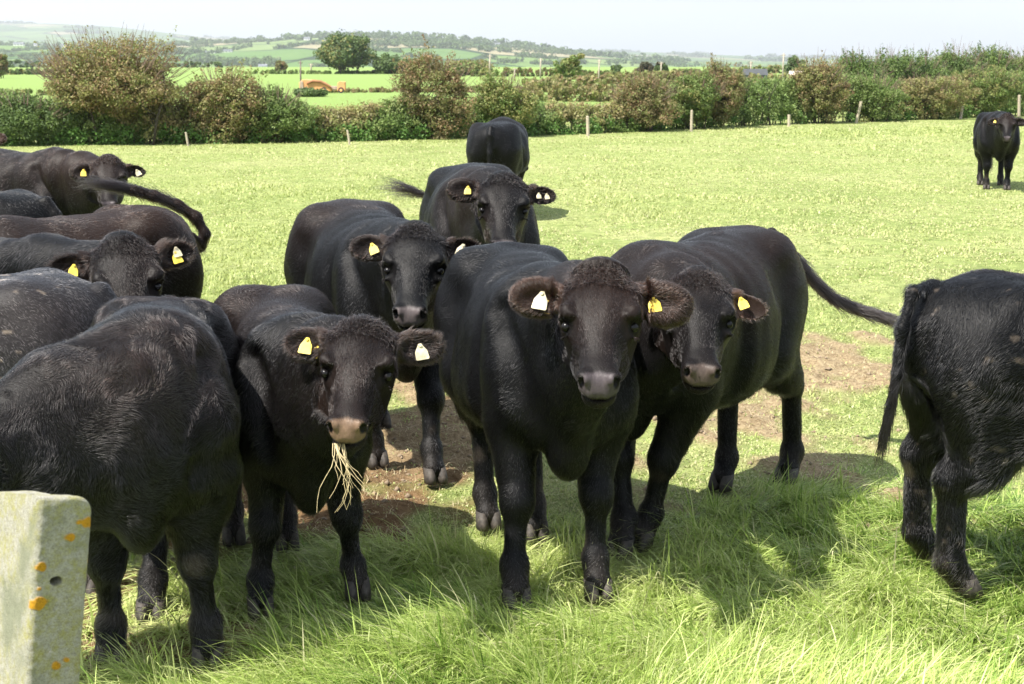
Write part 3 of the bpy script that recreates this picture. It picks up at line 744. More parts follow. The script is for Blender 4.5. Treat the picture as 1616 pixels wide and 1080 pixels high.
        for a in range(8):
            for b in range(a + 1, 8):
                if np.abs(cor[a] - cor[b]).sum() != 1: continue
                va, vb = vals[:, a], vals[:, b]
                m = (va < 0) != (vb < 0)
                t = va[m] / (va[m] - vb[m])
                acc[m] += cor[a] + (cor[b] - cor[a]) * t[:, None]; num[m] += 1
        V = (I + acc / num[:, None]) * s.vox + s.lo
        faces = []
        for ax in range(3):
            o1, o2 = [(1, 2), (2, 0), (0, 1)][ax]
            a = [slice(None)] * 3; b = [slice(None)] * 3
            a[ax] = slice(0, -1); b[ax] = slice(1, None)
            for o in (o1, o2): a[o] = slice(1, -1); b[o] = slice(1, -1)
            sa, sb = S[tuple(a)], S[tuple(b)]
            for flip, m in ((False, sa & ~sb), (True, ~sa & sb)):
                E = np.argwhere(m)
                E[:, o1] += 1; E[:, o2] += 1
                q = []
                for d1, d2 in ((-1, -1), (0, -1), (0, 0), (-1, 0)):
                    e = E.copy(); e[:, o1] += d1; e[:, o2] += d2
                    q.append(ids[e[:, 0], e[:, 1], e[:, 2]])
                q = np.stack(q if not flip else q[::-1], 1)
                faces.append(q)
        return V, np.concatenate(faces)

def unit(v):
    v = np.asarray(v, float); return v / max(np.linalg.norm(v), 1e-9)
def vnormals(V, Fq):
    n = np.cross(V[Fq[:, 2]] - V[Fq[:, 0]], V[Fq[:, 3]] - V[Fq[:, 1]])
    N = np.zeros_like(V)
    for i in range(4):
        for a in range(3): N[:, a] += np.bincount(Fq[:, i], n[:, a], len(V))
    return N / np.maximum(np.linalg.norm(N, axis=1), 1e-12)[:, None]

# ---- cattle materials
def coat_material():
    m, t, p = new_mat('black_coat')
    a = attr(t)
    n = noise_node(t, 60, 6, stretch=(.35, 1, .5), rough=.7)
    c = mixc(t, .5, a, ramp(t, n.outputs['Fac'], [(.35, (.25, .25, .25)), (.7, (1, 1, 1))]).outputs[0], 'MULTIPLY')
    t.links.new(c, p.inputs['Base Color'])
    al = t.nodes.new('ShaderNodeAttribute'); al.attribute_name = 'tint'
    rr = t.nodes.new('ShaderNodeMapRange')          # alpha: 1 hair, 0 wet bare skin
    rr.inputs['To Min'].default_value = .38; rr.inputs['To Max'].default_value = .5
    t.links.new(al.outputs['Alpha'], rr.inputs['Value']); t.links.new(rr.outputs[0], p.inputs['Roughness'])
    p.inputs['Specular IOR Level'].default_value = .14
    n2 = noise_node(t, 130, 4, stretch=(.3, 1, .45), rough=.7)
    bump(t, p, n2.outputs['Fac'], .3, .008)
    return m
def hair_material():
    m = bpy.data.materials.new('black_hair'); m.use_nodes = True; t = m.node_tree
    t.nodes.remove(t.nodes['Principled BSDF'])
    h = t.nodes.new('ShaderNodeBsdfHairPrincipled')
    h.parametrization = 'COLOR'
    t.links.new(attr(t), h.inputs['Color'])
    h.inputs['Roughness'].default_value = .27; h.inputs['IOR'].default_value = 1.5
    h.inputs['Radial Roughness'].default_value = .5
    h.inputs['Random Roughness'].default_value = .5
    t.links.new(h.outputs[0], t.nodes['Material Output'].inputs['Surface'])
    return m
M_COAT = coat_material(); M_HAIR = hair_material()
M_EYE, t_, p_ = new_mat('eye'); p_.inputs['Base Color'].default_value = (.006, .005, .005, 1); p_.inputs['Roughness'].default_value = .22; p_.inputs['Specular IOR Level'].default_value = .25
M_HOOF = simple('hoof_horn', (.045, .037, .03), .7, .6, 60)
M_TAGY = simple('yellow_plastic', (.70, .52, .06), .45, .45, 45)
M_TAGW = simple('cream_plastic', (.52, .47, .31), .45, .4, 45)
M_STRAW = simple('dry_straw', (.50, .40, .22), .7, .3, 60)

def hair_obj(name, parent, P4, rad, cols):
    """P4: (n,k,3) strand points"""
    n, k = P4.shape[:2]
    hc = bpy.data.hair_curves.new(name)
    hc.add_curves([k] * n)
    hc.attributes['position'].data.foreach_set('vector', P4.reshape(-1).astype(np.float32))
    ra = hc.attributes.get('radius') or hc.attributes.new('radius', 'FLOAT', 'POINT')
    prof = np.linspace(1, .25, k, dtype=np.float32)[None, :] * np.ones((n, 1), np.float32) * np.asarray(rad, np.float32).reshape(-1, 1)
    ra.data.foreach_set('value', prof.ravel())
    ca = hc.attributes.new('tint', 'FLOAT_COLOR', 'CURVE')
    c = np.ones((n, 4), np.float32); c[:, :3] = cols
    ca.data.foreach_set('color', c.ravel())
    hc.materials.append(M_HAIR)
    o = bpy.data.objects.new(name, hc); COL.objects.link(o); o.parent = parent
    return o

BODY = [  # u, half width, top, bottom  (metres for a withers height of 1.15)
    (-.67, .06, 1.00, .84), (-.63, .15, 1.08, .74), (-.54, .215, 1.125, .66), (-.40, .262, 1.15, .60), (-.22, .285, 1.14, .555),
    (-.02, .325, 1.13, .515), (.16, .31, 1.13, .51), (.30, .255, 1.145, .53), (.42, .205, 1.13, .55), (.53, .155, 1.07, .57), (.61, .105, .99, .63), (.66, .05, .92, .68)]
HEAD = [(-0.045, 0.0436, 0.015, -0.07), (-0.015, 0.0894, 0.035, -0.105), (0.041, 0.1221, 0.05, -0.13), (0.1001, 0.1352, 0.056, -0.165), (0.1593, 0.1308, 0.052, -0.185), (0.2138, 0.0953, 0.042, -0.172), (0.2639, 0.0694, 0.033, -0.14), (0.314, 0.0599, 0.028, -0.11), (0.3595, 0.0653, 0.032, -0.096), (0.4004, 0.0679, 0.028, -0.086), (0.4259, 0.0555, 0.012, -0.072), (0.4386, 0.0313, -0.01, -0.055)]

def make_cow(spec):
    vox = spec.get('vox', .009)
    fore, hind = Vector(spec['fore']), Vector(spec['hind'])
    head2 = fore - hind
    ang = math.atan2(head2.y, head2.x)
    cen = hind + head2 * .52
    H = spec.get('H', 1.18); hz = H / 1.15; W = spec.get('W', 1.0) * hz * .95
    lx = spec.get('L', head2.length / .82)
    root = empty('cow', (cen.x, cen.y, 0), ang)
    tag(root, spec['label'], 'cow', 'black cattle of the herd in the field')
    Mi = Matrix.Rotation(-ang, 3, 'Z')
    def loc(p):                       # world -> cow space
        p = Vector(p) if len(p) == 3 else Vector((p[0], p[1], 0))
        return np.array(Mi @ (p - Vector((cen.x, cen.y, 0))))
    # --- head frame
    poll = loc(spec['head'])
    yaw = R(spec['yaw']) - ang; pit = R(spec.get('pitch', 48)); roll = R(spec.get('roll', 0))
    u = np.array((math.cos(yaw) * math.cos(pit), math.sin(yaw) * math.cos(pit), -math.sin(pit)))
    w = np.array((math.cos(yaw) * math.sin(pit), math.sin(yaw) * math.sin(pit), math.cos(pit)))
    v = np.cross(w, u)                # towards the animal's left
    v, w = v * math.cos(roll) + w * math.sin(roll), w * math.cos(roll) - v * math.sin(roll)
    HM = np.array([u, v, w]); hs = spec.get('hs', 1.0)
    def hp(a, b, c): return poll + (u * a + v * b + w * c) * hs
    # --- tail path
    if 'tail' in spec: tail = [loc(p) for p in spec['tail']]
    else: tail = [(-.62 * lx, 0, 1.085 * hz), (-.675 * lx, 0, 1.0 * hz), (-.685 * lx, .005, .8 * hz), (-.68 * lx, .01, .58 * hz), (-.67 * lx, .015, .40 * hz)]
    tail = [np.array(p, float) for p in tail]
    # --- hooves
    dflt = {'fl': (.38 * lx, .14 * W), 'fr': (.38 * lx, -.14 * W), 'hl': (-.42 * lx, .15 * W), 'hr': (-.42 * lx, -.15 * W)}
    hoof = {}
    for k_, d in dflt.items():
        if k_ in spec: q = loc(P(*spec[k_])); hoof[k_] = (q[0], q[1])
        else: hoof[k_] = (d[0] + rnd.uniform(-.06, .06), d[1])
    pts = [poll, hp(.46, 0, 0), hp(.05, .26, 0), hp(.05, -.26, 0), *tail, *[(a, b, .03) for a, b in hoof.values()],
           (-.72 * lx, -.36 * W, .04), (.7 * lx, .36 * W, 1.22 * hz)]
    pts = np.array(pts); lo = pts.min(0) - .09; hi = pts.max(0) + .09
    lo[2] = .02
    f = Field(lo, hi, vox)
    # --- trunk
    f.loft((0, 0, 0), [(1, 0, 0), (0, 1, 0), (0, 0, 1)], [(a * lx, b * W, c * hz, d * hz) for a, b, c, d in BODY], 2.25, .05, -.06)
    for sgn in (1, -1):
        f.ell((-.36 * lx, sgn * .19 * W, 1.03 * hz), (.10, .07, .09), k=.12)                # hip bone
        f.ell((.33 * lx, sgn * .18 * W, .82 * hz), (.15, .10, .26), k=.10)                  # shoulder blade
        f.ell((.42 * lx, sgn * .17 * W, .70 * hz), (.11, .09, .13), k=.08)                  # point of shoulder
        f.ell((-.47 * lx, sgn * .16 * W, .80 * hz), (.17, .11, .25), k=.10)                 # thigh
    f.ell((.50 * lx, 0, .58 * hz), (.12, .075, .15), k=.05)                                  # brisket
    f.ell((-.02 * lx, 0, .66 * hz), (.36 * lx, .31 * W * spec.get('belly', 1), .20), k=.10)
    for sgn in (1, -1):
        f.cone((.17 * lx, sgn * .315 * W, 1.0 * hz), (.20 * lx, sgn * .33 * W, .62 * hz), .022, .03, .09, cut=True)       # behind the shoulder
        f.ell((-.20 * lx, sgn * .33 * W, .96 * hz), (.10, .05, .07), k=.10, cut=True)      # hunger hollow
        f.cone((-.24 * lx, sgn * .33 * W, .80 * hz), (-.20 * lx, sgn * .31 * W, .60 * hz), .03, .03, .10, cut=True)      # flank fold
        f.ell((.47 * lx, sgn * .10 * W, .64 * hz), (.09, .065, .10), k=.03)               # breast muscles
    # --- neck
    nb = hp(.03, 0, -.075); th = hp(.16, 0, -.17)
    wi = np.array((.34 * lx, 0, .97 * hz)); br = np.array((.46 * lx, 0, .76 * hz))
    mid = (wi + nb) / 2 + np.array((0, 0, spec.get('crest', .02)))
    f.cone(wi, mid, .17 * hz, .135 * hz, .10, sy=.95); f.cone(mid, nb, .135 * hz, .095 * hs, .06)
    m2 = (br + th) / 2 + np.array((0, 0, -.02))
    f.cone(br, m2, .175 * hz, .125 * hz, .08, sy=.78); f.cone(m2, th, .125 * hz, .062 * hs, .06, sy=.9)
    f.cone((wi + br) / 2, (nb + th) / 2, .195 * hz, .105 * hs, .08, sy=.8)
    f.cone((.50 * lx, 0, .60 * hz), m2 + np.array((0, 0, -.10)), .06, .035, .09, sy=.7)     # dewlap
    for sgn in (1, -1):                                                                     # groove between neck and shoulder
        f.cone((.40 * lx, sgn * .235 * W, 1.02 * hz), (.56 * lx, sgn * .215 * W, .70 * hz), .025, .028, .07, cut=True)
    # --- legs
    for k_, (hx, hy) in hoof.items():
        sg = 1 if k_[1] == 'l' else -1; fr = k_[0] == 'f'
        g = lambda a, b, t: np.array(a) * (1 - t) + np.array(b) * t
        base = np.array((hx, hy, .055))
        if fr:
            el = np.array((.33 * lx, sg * .16 * W, .62 * hz)); top = np.array((.36 * lx, sg * .15 * W, .80 * hz))
            kn = g(el, base, .52) + np.array((.025, 0, 0)); kn[2] = .345 * hz
            ft = g(kn, base, .74) + np.array((-.012, 0, 0)); ft[2] = .125 * hz
            fa = spec.get('forearm', 1.0); f.cone(top, el, .13 * fa, .105 * hz * fa, .05); f.cone(el + np.array((.03, sg * .02, 0)), g(el, kn, .8), .105 * hz * fa, .058 * hz * (.5 + .5 * fa), .04)
            f.cone(g(el, kn, .7), kn, .058 * hz, .054 * hz, .03)
            f.ell(kn + np.array((.01, 0, 0)), (.053 * hz, .056 * hz, .07 * hz), k=.03)
            f.cone(kn, ft, .041 * hz, .036 * hz, .03)
        else:
            hip = np.array((-.42 * lx, sg * .14 * W, .86 * hz)); st = np.array((-.30 * lx, sg * .18 * W, .64 * hz))
            hk = np.array((hx * .75 + (-.46 * lx) * .25 - .05, hy * .8 + sg * .15 * W * .2, .44 * hz))
            ft = g(hk, base, .82); ft[2] = .125 * hz; ft[0] = hx - .03
            f.cone(hip, st, .16, .115 * hz, .08)
            f.cone((-.50 * lx, sg * .14 * W, .80 * hz), g(st, hk, .62) + np.array((-.03, 0, 0)), .135 * hz, .085 * hz * spec.get('hindleg', 1), .07)
            f.cone(st, g(st, hk, .8), .105 * hz, .062 * hz, .07); f.cone(g(st, hk, .6), hk, .074 * hz * spec.get('hindleg', 1), .053 * hz * spec.get('hindleg', 1), .04)
            f.ell(hk + np.array((-.012, 0, .01)), (.06 * hz, .046 * hz, .065 * hz), k=.03)
            hl_ = spec.get('hindleg', 1.05); f.cone(hk, ft, .044 * hz * hl_, .038 * hz * hl_, .03)
        f.ell(ft, (.046 * hz, .045 * hz, .048 * hz), k=.03)
        f.cone(ft, base + np.array((.02, 0, .0)), .040 * hz, .049 * hz, .03)
    # --- tail
    if not spec.get('notail'):
        nT = len(tail)
        for i in range(nT - 1):
            tk = spec.get('tailthick', 1); r0 = (.034 - .020 * i / nT) * tk; r1 = (.034 - .020 * (i + 1) / nT) * tk
            f.cone(tail[i], tail[i + 1], r0, r1, .03)
    # --- head
    f.loft(poll, HM, [(a * hs, b * hs * spec.get('hw', .96) * (1 + spec.get('jowl', 0) * (a > .15)), c * hs, d * hs * (1 + spec.get('jowl', 0))) for a, b, c, d in HEAD], 2.15, .045, .12)
    f.ell(hp(-.02, 0, .0), (.055 * hs, .07 * hs, .05 * hs), HM, .04)
    for sg in (1, -1):
        f.ell(hp(.136, sg * .103, .022), (.034 * hs, .026 * hs, .026 * hs), HM, .016)
        f.cone(hp(.150, sg * .128, -.005), hp(.162, sg * .085, .036), .011 * hs, .010 * hs, .014)
        f.cone(hp(.205, sg * .118, -.028), hp(.203, sg * .082, .020), .009 * hs, .008 * hs, .014)         # brow
        f.ell(hp(.195, sg * .058, -.13), (.085 * hs, .035 * hs, .055 * hs), HM, .04)           # cheek
        f.ell(hp(.178, sg * .124, .000), (.028 * hs, .020 * hs, .022 * hs), HM, .018, cut=True)
        f.ell(hp(.398, sg * .045, .018), (.030 * hs, .025 * hs, .020 * hs), HM, .015)
        f.ell(hp(.262, sg * .088, .018), (.075 * hs, .022 * hs, .032 * hs), HM, .035, cut=True)    # hollow beside the nose bone         # nostril wing
        f.ell(hp(.413, sg * .053, .014), (.017 * hs, .010 * hs, .018 * hs), HM, .008, cut=True)
    f.ell(hp(.39, 0, -.084), (.045 * hs, .05 * hs, .022 * hs), HM, .03)                     # chin
    f.ell(hp(.425, 0, -.050), (.032 * hs, .08 * hs, .009 * hs), HM, .008, cut=True)          # mouth line
    # --- ears
    ears = []
    for sg in (1, -1):
        dr = spec.get('ear_l' if sg > 0 else 'ear_r', (0.12, -.15))      # droop (towards muzzle), sweep back
        e = unit(v * sg + u * dr[0] + w * dr[1])
        if spec.get('ear_up'): e = unit(e + np.array((0, 0, spec['ear_up'])))
        fn = unit(w * .55 + u * .25 + v * sg * .1 + np.array((math.cos(yaw), math.sin(yaw), 0)) * .5); fn = unit(fn - e * (fn @ e)); cr = np.cross(fn, e)
        b0 = hp(.028, sg * .095, -.035)
        cE = b0 + e * .100 * hs
        EM = np.array([e, cr, fn])
        f.cone(b0 - e * .02, b0 + e * .055 * hs, .036 * hs, .03 * hs, .03)
        f.ell(cE, (.084 * hs, .055 * hs, .022 * hs), EM, .03)
        f.ell(cE + fn * .024 * hs - e * .004, (.068 * hs, .038 * hs, .025 * hs), EM, .012, cut=True)
        ears.append((b0, cE, e, cr, fn, EM, sg))
    V, Fq = f.mesh()
    N = vnormals(V, Fq)
    seed = spec['seed']
    nz1 = sines(seed, 10, 6, 16); nz2 = sines(seed + 1, 12, 18, 45); nz3 = sines(seed + 2, 12, 3, 8)
    Hc = ((V - poll) @ HM.T) / hs
    onhead = (Hc[:, 0] > -.03) & (Hc[:, 0] < .5) & (np.abs(Hc[:, 1]) < .15) & (Hc[:, 2] > -.22)
    amp = np.where(onhead, .25, 1.0) * np.clip((V[:, 2] - .3) / .3, .25, 1)
    V = V + N * ((nz1(V) * .0045 + nz2(V) * .0016) * amp)[:, None]
    # curls and wrinkles of the forehead, folds of the neck
    fh = onhead & (Hc[:, 2] > -.03) & (Hc[:, 0] < .24)
    V = V + N * (sines(seed + 20, 12, 40, 90)(Hc * np.array((.7, 1.3, 1))) * .0017 * np.clip((.24 - Hc[:, 0]) / .1, 0, 1) * fh)[:, None]
    nkm = (~onhead) * np.exp(-((V[:, 0] - .50 * lx) / (.20 * lx)) ** 2) * np.clip((V[:, 2] - .5) / .2, 0, 1)
    V = V + N * (sines(seed + 21, 9, 20, 42)(V * np.array((1.0, .45, .22))) * .012 * nkm)[:, None]
    V = V + N * (nz3(V) * .011 * (~onhead) * np.clip((V[:, 2] - .45) / .2, 0, 1))[:, None]
    # ribs and skin folds on the neck
    rb = np.sin(V[:, 0] * 60 / lx) * .0015 * np.exp(-((V[:, 0] / lx - .05) / .25) ** 2) * (V[:, 2] > .6) * (~onhead)
    V = V + N * rb[:, None]
    V[:, 2] -= spec.get('droop', 0) * np.clip(-V[:, 0] / .4, 0, 1) * np.clip((V[:, 2] - .5) / .3, 0, 1)
    N = vnormals(V, Fq)
    # --- colour of the coat
    base = np.array(spec.get('col', (.0030, .0030, .0035)))
    brown = np.array((.040, .021, .014))
    C = np.tile(base, (len(V), 1)).astype(np.float32)
    bm = np.clip(spec.get('brown', .0) + .18 * nz3(V) * 1.0, 0, .8) * np.clip((V[:, 2] - .75 * hz) / .3, 0, 1)
    C += (brown * .6 - C) * np.clip(bm, 0, 1)[:, None]
    A = np.ones(len(V), np.float32)
    hb = onhead.astype(np.float32) * np.clip(.17 + .15 * nz1(V), 0, .5); C += (brown * .5 - C) * hb[:, None]
    earm = np.zeros(len(V), bool)
    for b0, cE, e, cr, fn, EM, sg in ears:
        q = (V - cE) @ EM.T
        m = (np.abs(q[:, 0]) < .115 * hs) & (np.abs(q[:, 1]) < .075) & (np.abs(q[:, 2]) < .045) & (~((np.abs(Hc[:, 1]) < .118) & onhead))
        earm |= m
        inner = m & (N @ fn > .2)
        C[m] = C[m] * .5 + brown * spec.get('earbrown', .15) * .5
        C[inner] = C[inner] * .4 + brown * spec.get('earbrown', .15)
    # bare muzzle
    nose = onhead & (Hc[:, 0] > .375) & (Hc[:, 2] > -.034) & (np.abs(Hc[:, 1]) < .085)
    g = np.clip((Hc[:, 0] - .376 - .02 * np.abs(Hc[:, 1]) / .05) / .015, 0, 1) * np.clip((Hc[:, 2] + .034) / .010, 0, 1) * nose
    ncol = np.array(spec.get('nose', (.085, .07, .075))) * .9
    C = C * (1 - g[:, None]) + ncol * g[:, None]; A = A * (1 - g)
    hole = onhead & (((Hc[:, 0] - .410) / .019) ** 2 + ((np.abs(Hc[:, 1]) - .055) / .013) ** 2 + ((Hc[:, 2] - .010) / .022) ** 2 < 1)
    C[hole] = (.006, .005, .005)
    for sg in (1, -1):
        er = onhead & (((Hc[:, 0] - .176) ** 2 + (Hc[:, 1] - sg * .115) ** 2 + (Hc[:, 2]) ** 2) < .034 ** 2)
        C[er] = C[er] * .3
    # mud on the lower legs and back
    mud = np.array((.075, .060, .047)); mm = np.clip(nz2(V) * nz1(V) - 1.0, 0, 1) * spec.get('mud', .6)
    mm = mm * (V[:, 2] < .42)
    low_ = np.clip((.22 - V[:, 2]) / .16, 0, 1) * np.clip(.45 + .5 * nz2(V), 0, 1); mm = np.maximum(mm, low_ * .55)
    fl = np.clip(sines(seed + 30, 18, 90, 210)(V * np.array((.6, 1, 1))) - 1.75 + .75 * np.clip(nz1(V * .6), -1, 1.2), 0, 1) * (N[:, 2] > -.2) * (~onhead)
    mm = np.maximum(mm * .6, np.clip(fl * 2, 0, .9) * spec.get('backmud', .0))
    C = C * (1 - mm[:, None]) + mud * mm[:, None] * np.where(V[:, 2] > .42, 2.0, 1.0)[:, None]
    cc = np.concatenate([C, A[:, None]], 1).astype(np.float32)
    me = np_mesh('body', V, [Fq], cc)
    body = link('body', me, root, M_COAT)
    # --- coat of hair strands
    nh = spec.get('hair', 60000)
    if nh:
        sh = spec.get('shag', 1.0)
        c4 = V[Fq]; fc = c4.mean(1)
        ar = np.linalg.norm(np.cross(c4[:, 2] - c4[:, 0], c4[:, 3] - c4[:, 1]), axis=1) * .5
        fN = N[Fq].mean(1); fN /= np.linalg.norm(fN, axis=1)[:, None]
        hd = onhead[Fq[:, 0]]; eb = earm[Fq[:, 0]]; ns = (A[Fq[:, 0]] < .5) | (hole[Fq[:, 0]])
        # only the sides that can be seen from about the photograph's side
        cw = np.array(Mi @ (Vector((0, 0, CAM_H)) - Vector((cen.x, cen.y, 0))))
        vd = cw - fc; vd /= np.linalg.norm(vd, axis=1)[:, None]
        wgt = ar * np.where(hd, 2.6, 1.0) * np.where(eb, 2.5, 1.0) * np.where((fN * vd).sum(1) > -.35, 1, .12) * (~ns)
        g_ = np.random.default_rng(seed)
        ix = g_.choice(len(fc), nh, p=wgt / wgt.sum())
        a = g_.random((nh, 1)); b = g_.random((nh, 1)); q = c4[ix]
        r0 = (q[:, 0] * (1 - a) + q[:, 1] * a) * (1 - b) + (q[:, 3] * (1 - a) + q[:, 2] * a) * b
        n0 = fN[ix]; hd_ = hd[ix]; eb_ = eb[ix]
        # flow of the coat
        flow = np.tile(np.array((-.75, 0, -.75)), (nh, 1))
        low = r0[:, 2] < .55 * hz; flow[low] = (-.2, 0, -1)
        nk = (r0[:, 0] > .42 * lx) & (~hd_); flow[nk] = (-.5, 0, -.9)
        flow[hd_] = u * 1.0 + g_.normal(size=(hd_.sum(), 3)) * .12
        pl = hd_ & ((((r0 - poll) @ HM.T)[:, 0]) / hs < .05)
        flow[pl] = u * .5 + w * .3 + g_.normal(size=(pl.sum(), 3)) * .6
        for b0, cE, e, cr, fn, EM, sg in ears:
            qq = (r0 - cE) @ EM.T
            m = eb_ & (np.linalg.norm(qq, axis=1) < .16)
            flow[m] = e * .75 + cr * np.sign(qq[m, 1])[:, None] * np.clip(np.abs(qq[m, 1:2]) / .03, 0, 1) * .8 + fn * .15
        kx = sines(seed + 5, 10, 14, 40); ky = sines(seed + 6, 10, 14, 40); kz = sines(seed + 7, 10, 40, 120)
        wob = np.stack([kx(r0), ky(r0), kx(r0[:, ::-1])], 1) * np.where(hd_, .16, .24 * spec.get('curl', 1.0))[:, None]
        flow = flow + wob
        t0 = flow - n0 * (flow * n0).sum(1)[:, None]
        t0 /= np.maximum(np.linalg.norm(t0, axis=1), 1e-6)[:, None]
        L = np.where(hd_, .010, .014) * sh
        L = np.where(pl, .020, L); L = np.where(eb_, .015 * spec.get('earhair', 1), L)
        hcx = ((r0 - poll) @ HM.T) / hs
        L = np.where(hd_ & (hcx[:, 0] > .3), .007, L); L = np.where(hd_ & (np.hypot(hcx[:, 0] - .176, np.abs(hcx[:, 1]) - .115) < .05), .005, L)
        L = np.where(low, .014 * (1 + .6 * (sh - 1)), L)
        under = (~hd_) & (~eb_) & (r0[:, 0] < .42 * lx) & (n0[:, 2] < -.35) & (r0[:, 2] > .4); L = np.where(under, .035 * sh, L)
        L = L * g_.uniform(.6, 1.35, nh)
        lift = (np.where(hd_, .12, .06) + g_.random(nh) * .13 + np.where(eb_, .15, 0))[:, None]
        lift = lift + .18 * (sh - 1) + np.where(pl, .5, 0)[:, None]
        jit = g_.normal(size=(nh, 3)) * (.065 + .06 * (sh - 1))
        d1 = t0 * 1.0 + n0 * (lift + .25) + jit * .5
        d2 = t0 * 1.05 + n0 * lift * .35 + jit + np.stack([kz(r0), kz(r0[:, ::-1]), kz(r0[:, [1, 0, 2]])], 1) * .09 * spec.get('curl', 1.0)
        Ln = L[:, None]
        rr = r0 - n0 * .002
        P4 = np.stack([rr, rr + d1 * Ln * .4, rr + d1 * Ln * .4 + (d1 * .3 + d2 * .7) * Ln * .35, rr + d1 * Ln * .4 + (d1 * .3 + d2 * .7) * Ln * .35 + (d2 + np.array((0, 0, -.1))) * Ln * .35], 1)
        hc = C[Fq[ix, 0]] * g_.uniform(.75, 1.3, (nh, 1))
        hc = np.clip(hc * np.array(spec.get('haircol', (1.05, 1.0, 1.0))), 0, 1)
        far = spec.get('hairrad', .00055)
        hair_obj('coat', root, P4, far * g_.uniform(.7, 1.3, nh), hc)
    # --- tail switch
    if not spec.get('notail'):
        nS = spec.get('switch', 500)
        TT = np.array(tail); seg = np.linalg.norm(np.diff(TT, axis=0), axis=1); cum = np.concatenate([[0], np.cumsum(seg)])
        g_ = np.random.default_rng(seed + 9)
        tt = (1 - g_.random(nS) ** 1.3 * spec.get('switchlen', .5)) * cum[-1]
        rt = np.stack([np.interp(tt, cum, TT[:, i]) for i in range(3)], 1)
        end = unit(TT[-1] - TT[-2])
        dd = np.stack([np.interp(np.minimum(tt + .05, cum[-1]), cum, TT[:, i]) for i in range(3)], 1) - rt
        dd = dd + end * .02; dd /= np.linalg.norm(dd, axis=1)[:, None]
        out = g_.normal(size=(nS, 3)); out -= dd * (out * dd).sum(1)[:, None]; out /= np.linalg.norm(out, axis=1)[:, None]
        rt = rt + out * .011
        Ls = g_.uniform(.10, .24, nS)[:, None] * spec.get('switchhair', 1.0)
        gr = np.array((0, 0, -1.0)); sg_ = spec.get('switchfall', .5); fan = spec.get('fan', .12)
        q = [rt]; cur = rt
        for j in range(5):
            d = dd * (1 - .0 * j) + out * (fan + .10 * math.sin(j * 2.0)) + gr * sg_ * j / 4 + g_.normal(size=(nS, 3)) * .10
            cur = cur + d * Ls / 5; q.append(cur)
        hair_obj('tail_switch', root, np.stack(q, 1), .0011 * np.ones(nS), np.clip(base * g_.uniform(.6, 1.8, (nS, 1)) + brown * .12, 0, 1))
    # --- eyes
    for sg in (1, -1):
        mb = MB(); c = hp(.170, sg * .1045, -.012); r = .0165 * hs
        pts_ = []
        for i in range(9):
            a = math.pi * i / 8
            pts_.append((Vector(c) + Vector(v * sg) * (-math.cos(a) * r), max(r * math.sin(a), .0005)))
        mb.tube([p for p, _ in pts_], [q for _, q in pts_], 14)
        mb.build('eye', M_EYE, root, smooth=True)
    # --- hooves
    for k_, (hx, hy) in hoof.items():
        hw_ = Matrix.Rotation(ang, 3, 'Z') @ Vector((hx, hy, 0)); HOOVES.append((hw_.x + cen.x, hw_.y + cen.y))
        mb = MB()
        for sd in (-1, 1):
            b = len(mb.v); lev = [(0.0, .040, .026, .034), (.03, .040, .026, .026), (.068, .034, .023, .010)]
            for z, ra, rb_, fx in lev:
                for j in range(10):
                    a = 2 * math.pi * j / 10
                    mb.v.append(Vector((hx + .012 + (fx + math.cos(a) * ra * (1.25 if math.cos(a) > 0 else .9)) * hz, hy + (sd * .0265 + math.sin(a) * rb_) * hz, z)))
            for i in range(2):
                for j in range(10): mb.f.append([b + i * 10 + j, b + i * 10 + (j + 1) % 10, b + (i + 1) * 10 + (j + 1) % 10, b + (i + 1) * 10 + j])
            mb.f.append([b + j for j in range(10)][::-1]); mb.f.append([b + 20 + j for j in range(10)])
        mb.build('hoof', M_HOOF, root, smooth=True)
    # --- ear tags
    for b0, cE, e, cr, fn, EM, sg in ears:
        key = 'tag_l' if sg > 0 else 'tag_r'
        for (kind, off, tw, size) in spec.get(key, []):
            dn = -np.array((0, 0, 1.0)); up = -dn
            nn = unit(fn + np.array((0, 0, .12))); dnv = unit(dn - nn * (dn @ nn)); sd = np.cross(dnv, nn)
            ct, st_ = math.cos(R(tw)), math.sin(R(tw)); dnv, sd = dnv * ct + sd * st_, sd * ct - dnv * st_
            o = cE + e * off[0] + fn * (.012 + off[2]) * hs + up * off[1]
            prof = [(-.006, 0), (.006, 0), (.011, .010), (.0235, .030), (.026, .060), (.023, .064), (-.023, .064), (-.026, .060), (-.0235, .030), (-.011, .010)]; size *= .84
            mb = MB(); b = len(mb.v); n_ = len(prof)
            for th_ in (0.0, .0035):
                for a_, c_ in prof:
                    bend = .10 * (c_ / .066) ** 2 * .06
                    mb.v.append(Vector(o + sd * a_ * size + dnv * c_ * size + nn * (th_ + bend)))
            mb.f.append([b + i for i in range(n_)]); mb.f.append([b + n_ + i for i in range(n_)][::-1])
            for i in range(n_): mb.f.append([b + i, b + n_ + i, b + n_ + (i + 1) % n_, b + (i + 1) % n_])
            mb.tube([o + dnv * .008 * size - nn * .004, o + dnv * .008 * size + nn * .009], [.008 * size, .006 * size], 10)
            mb.build('ear_tag', M_TAGY if kind == 'y' else M_TAGW, root)
    root['_muz'] = 0; del root['_muz']
    # report where things land, for tuning
    def pix(p):
        p = Matrix.Rotation(ang, 3, 'Z') @ Vector(p) + Vector((cen.x, cen.y, 0)) - Vector((0, 0, CAM_H))
        d = p.y * math.cos(PITCH) - p.z * math.sin(PITCH); uu = p.y * math.sin(PITCH) + p.z * math.cos(PITCH)
        return round(808 + FPX * p.x / d), round(540 - FPX * uu / d)
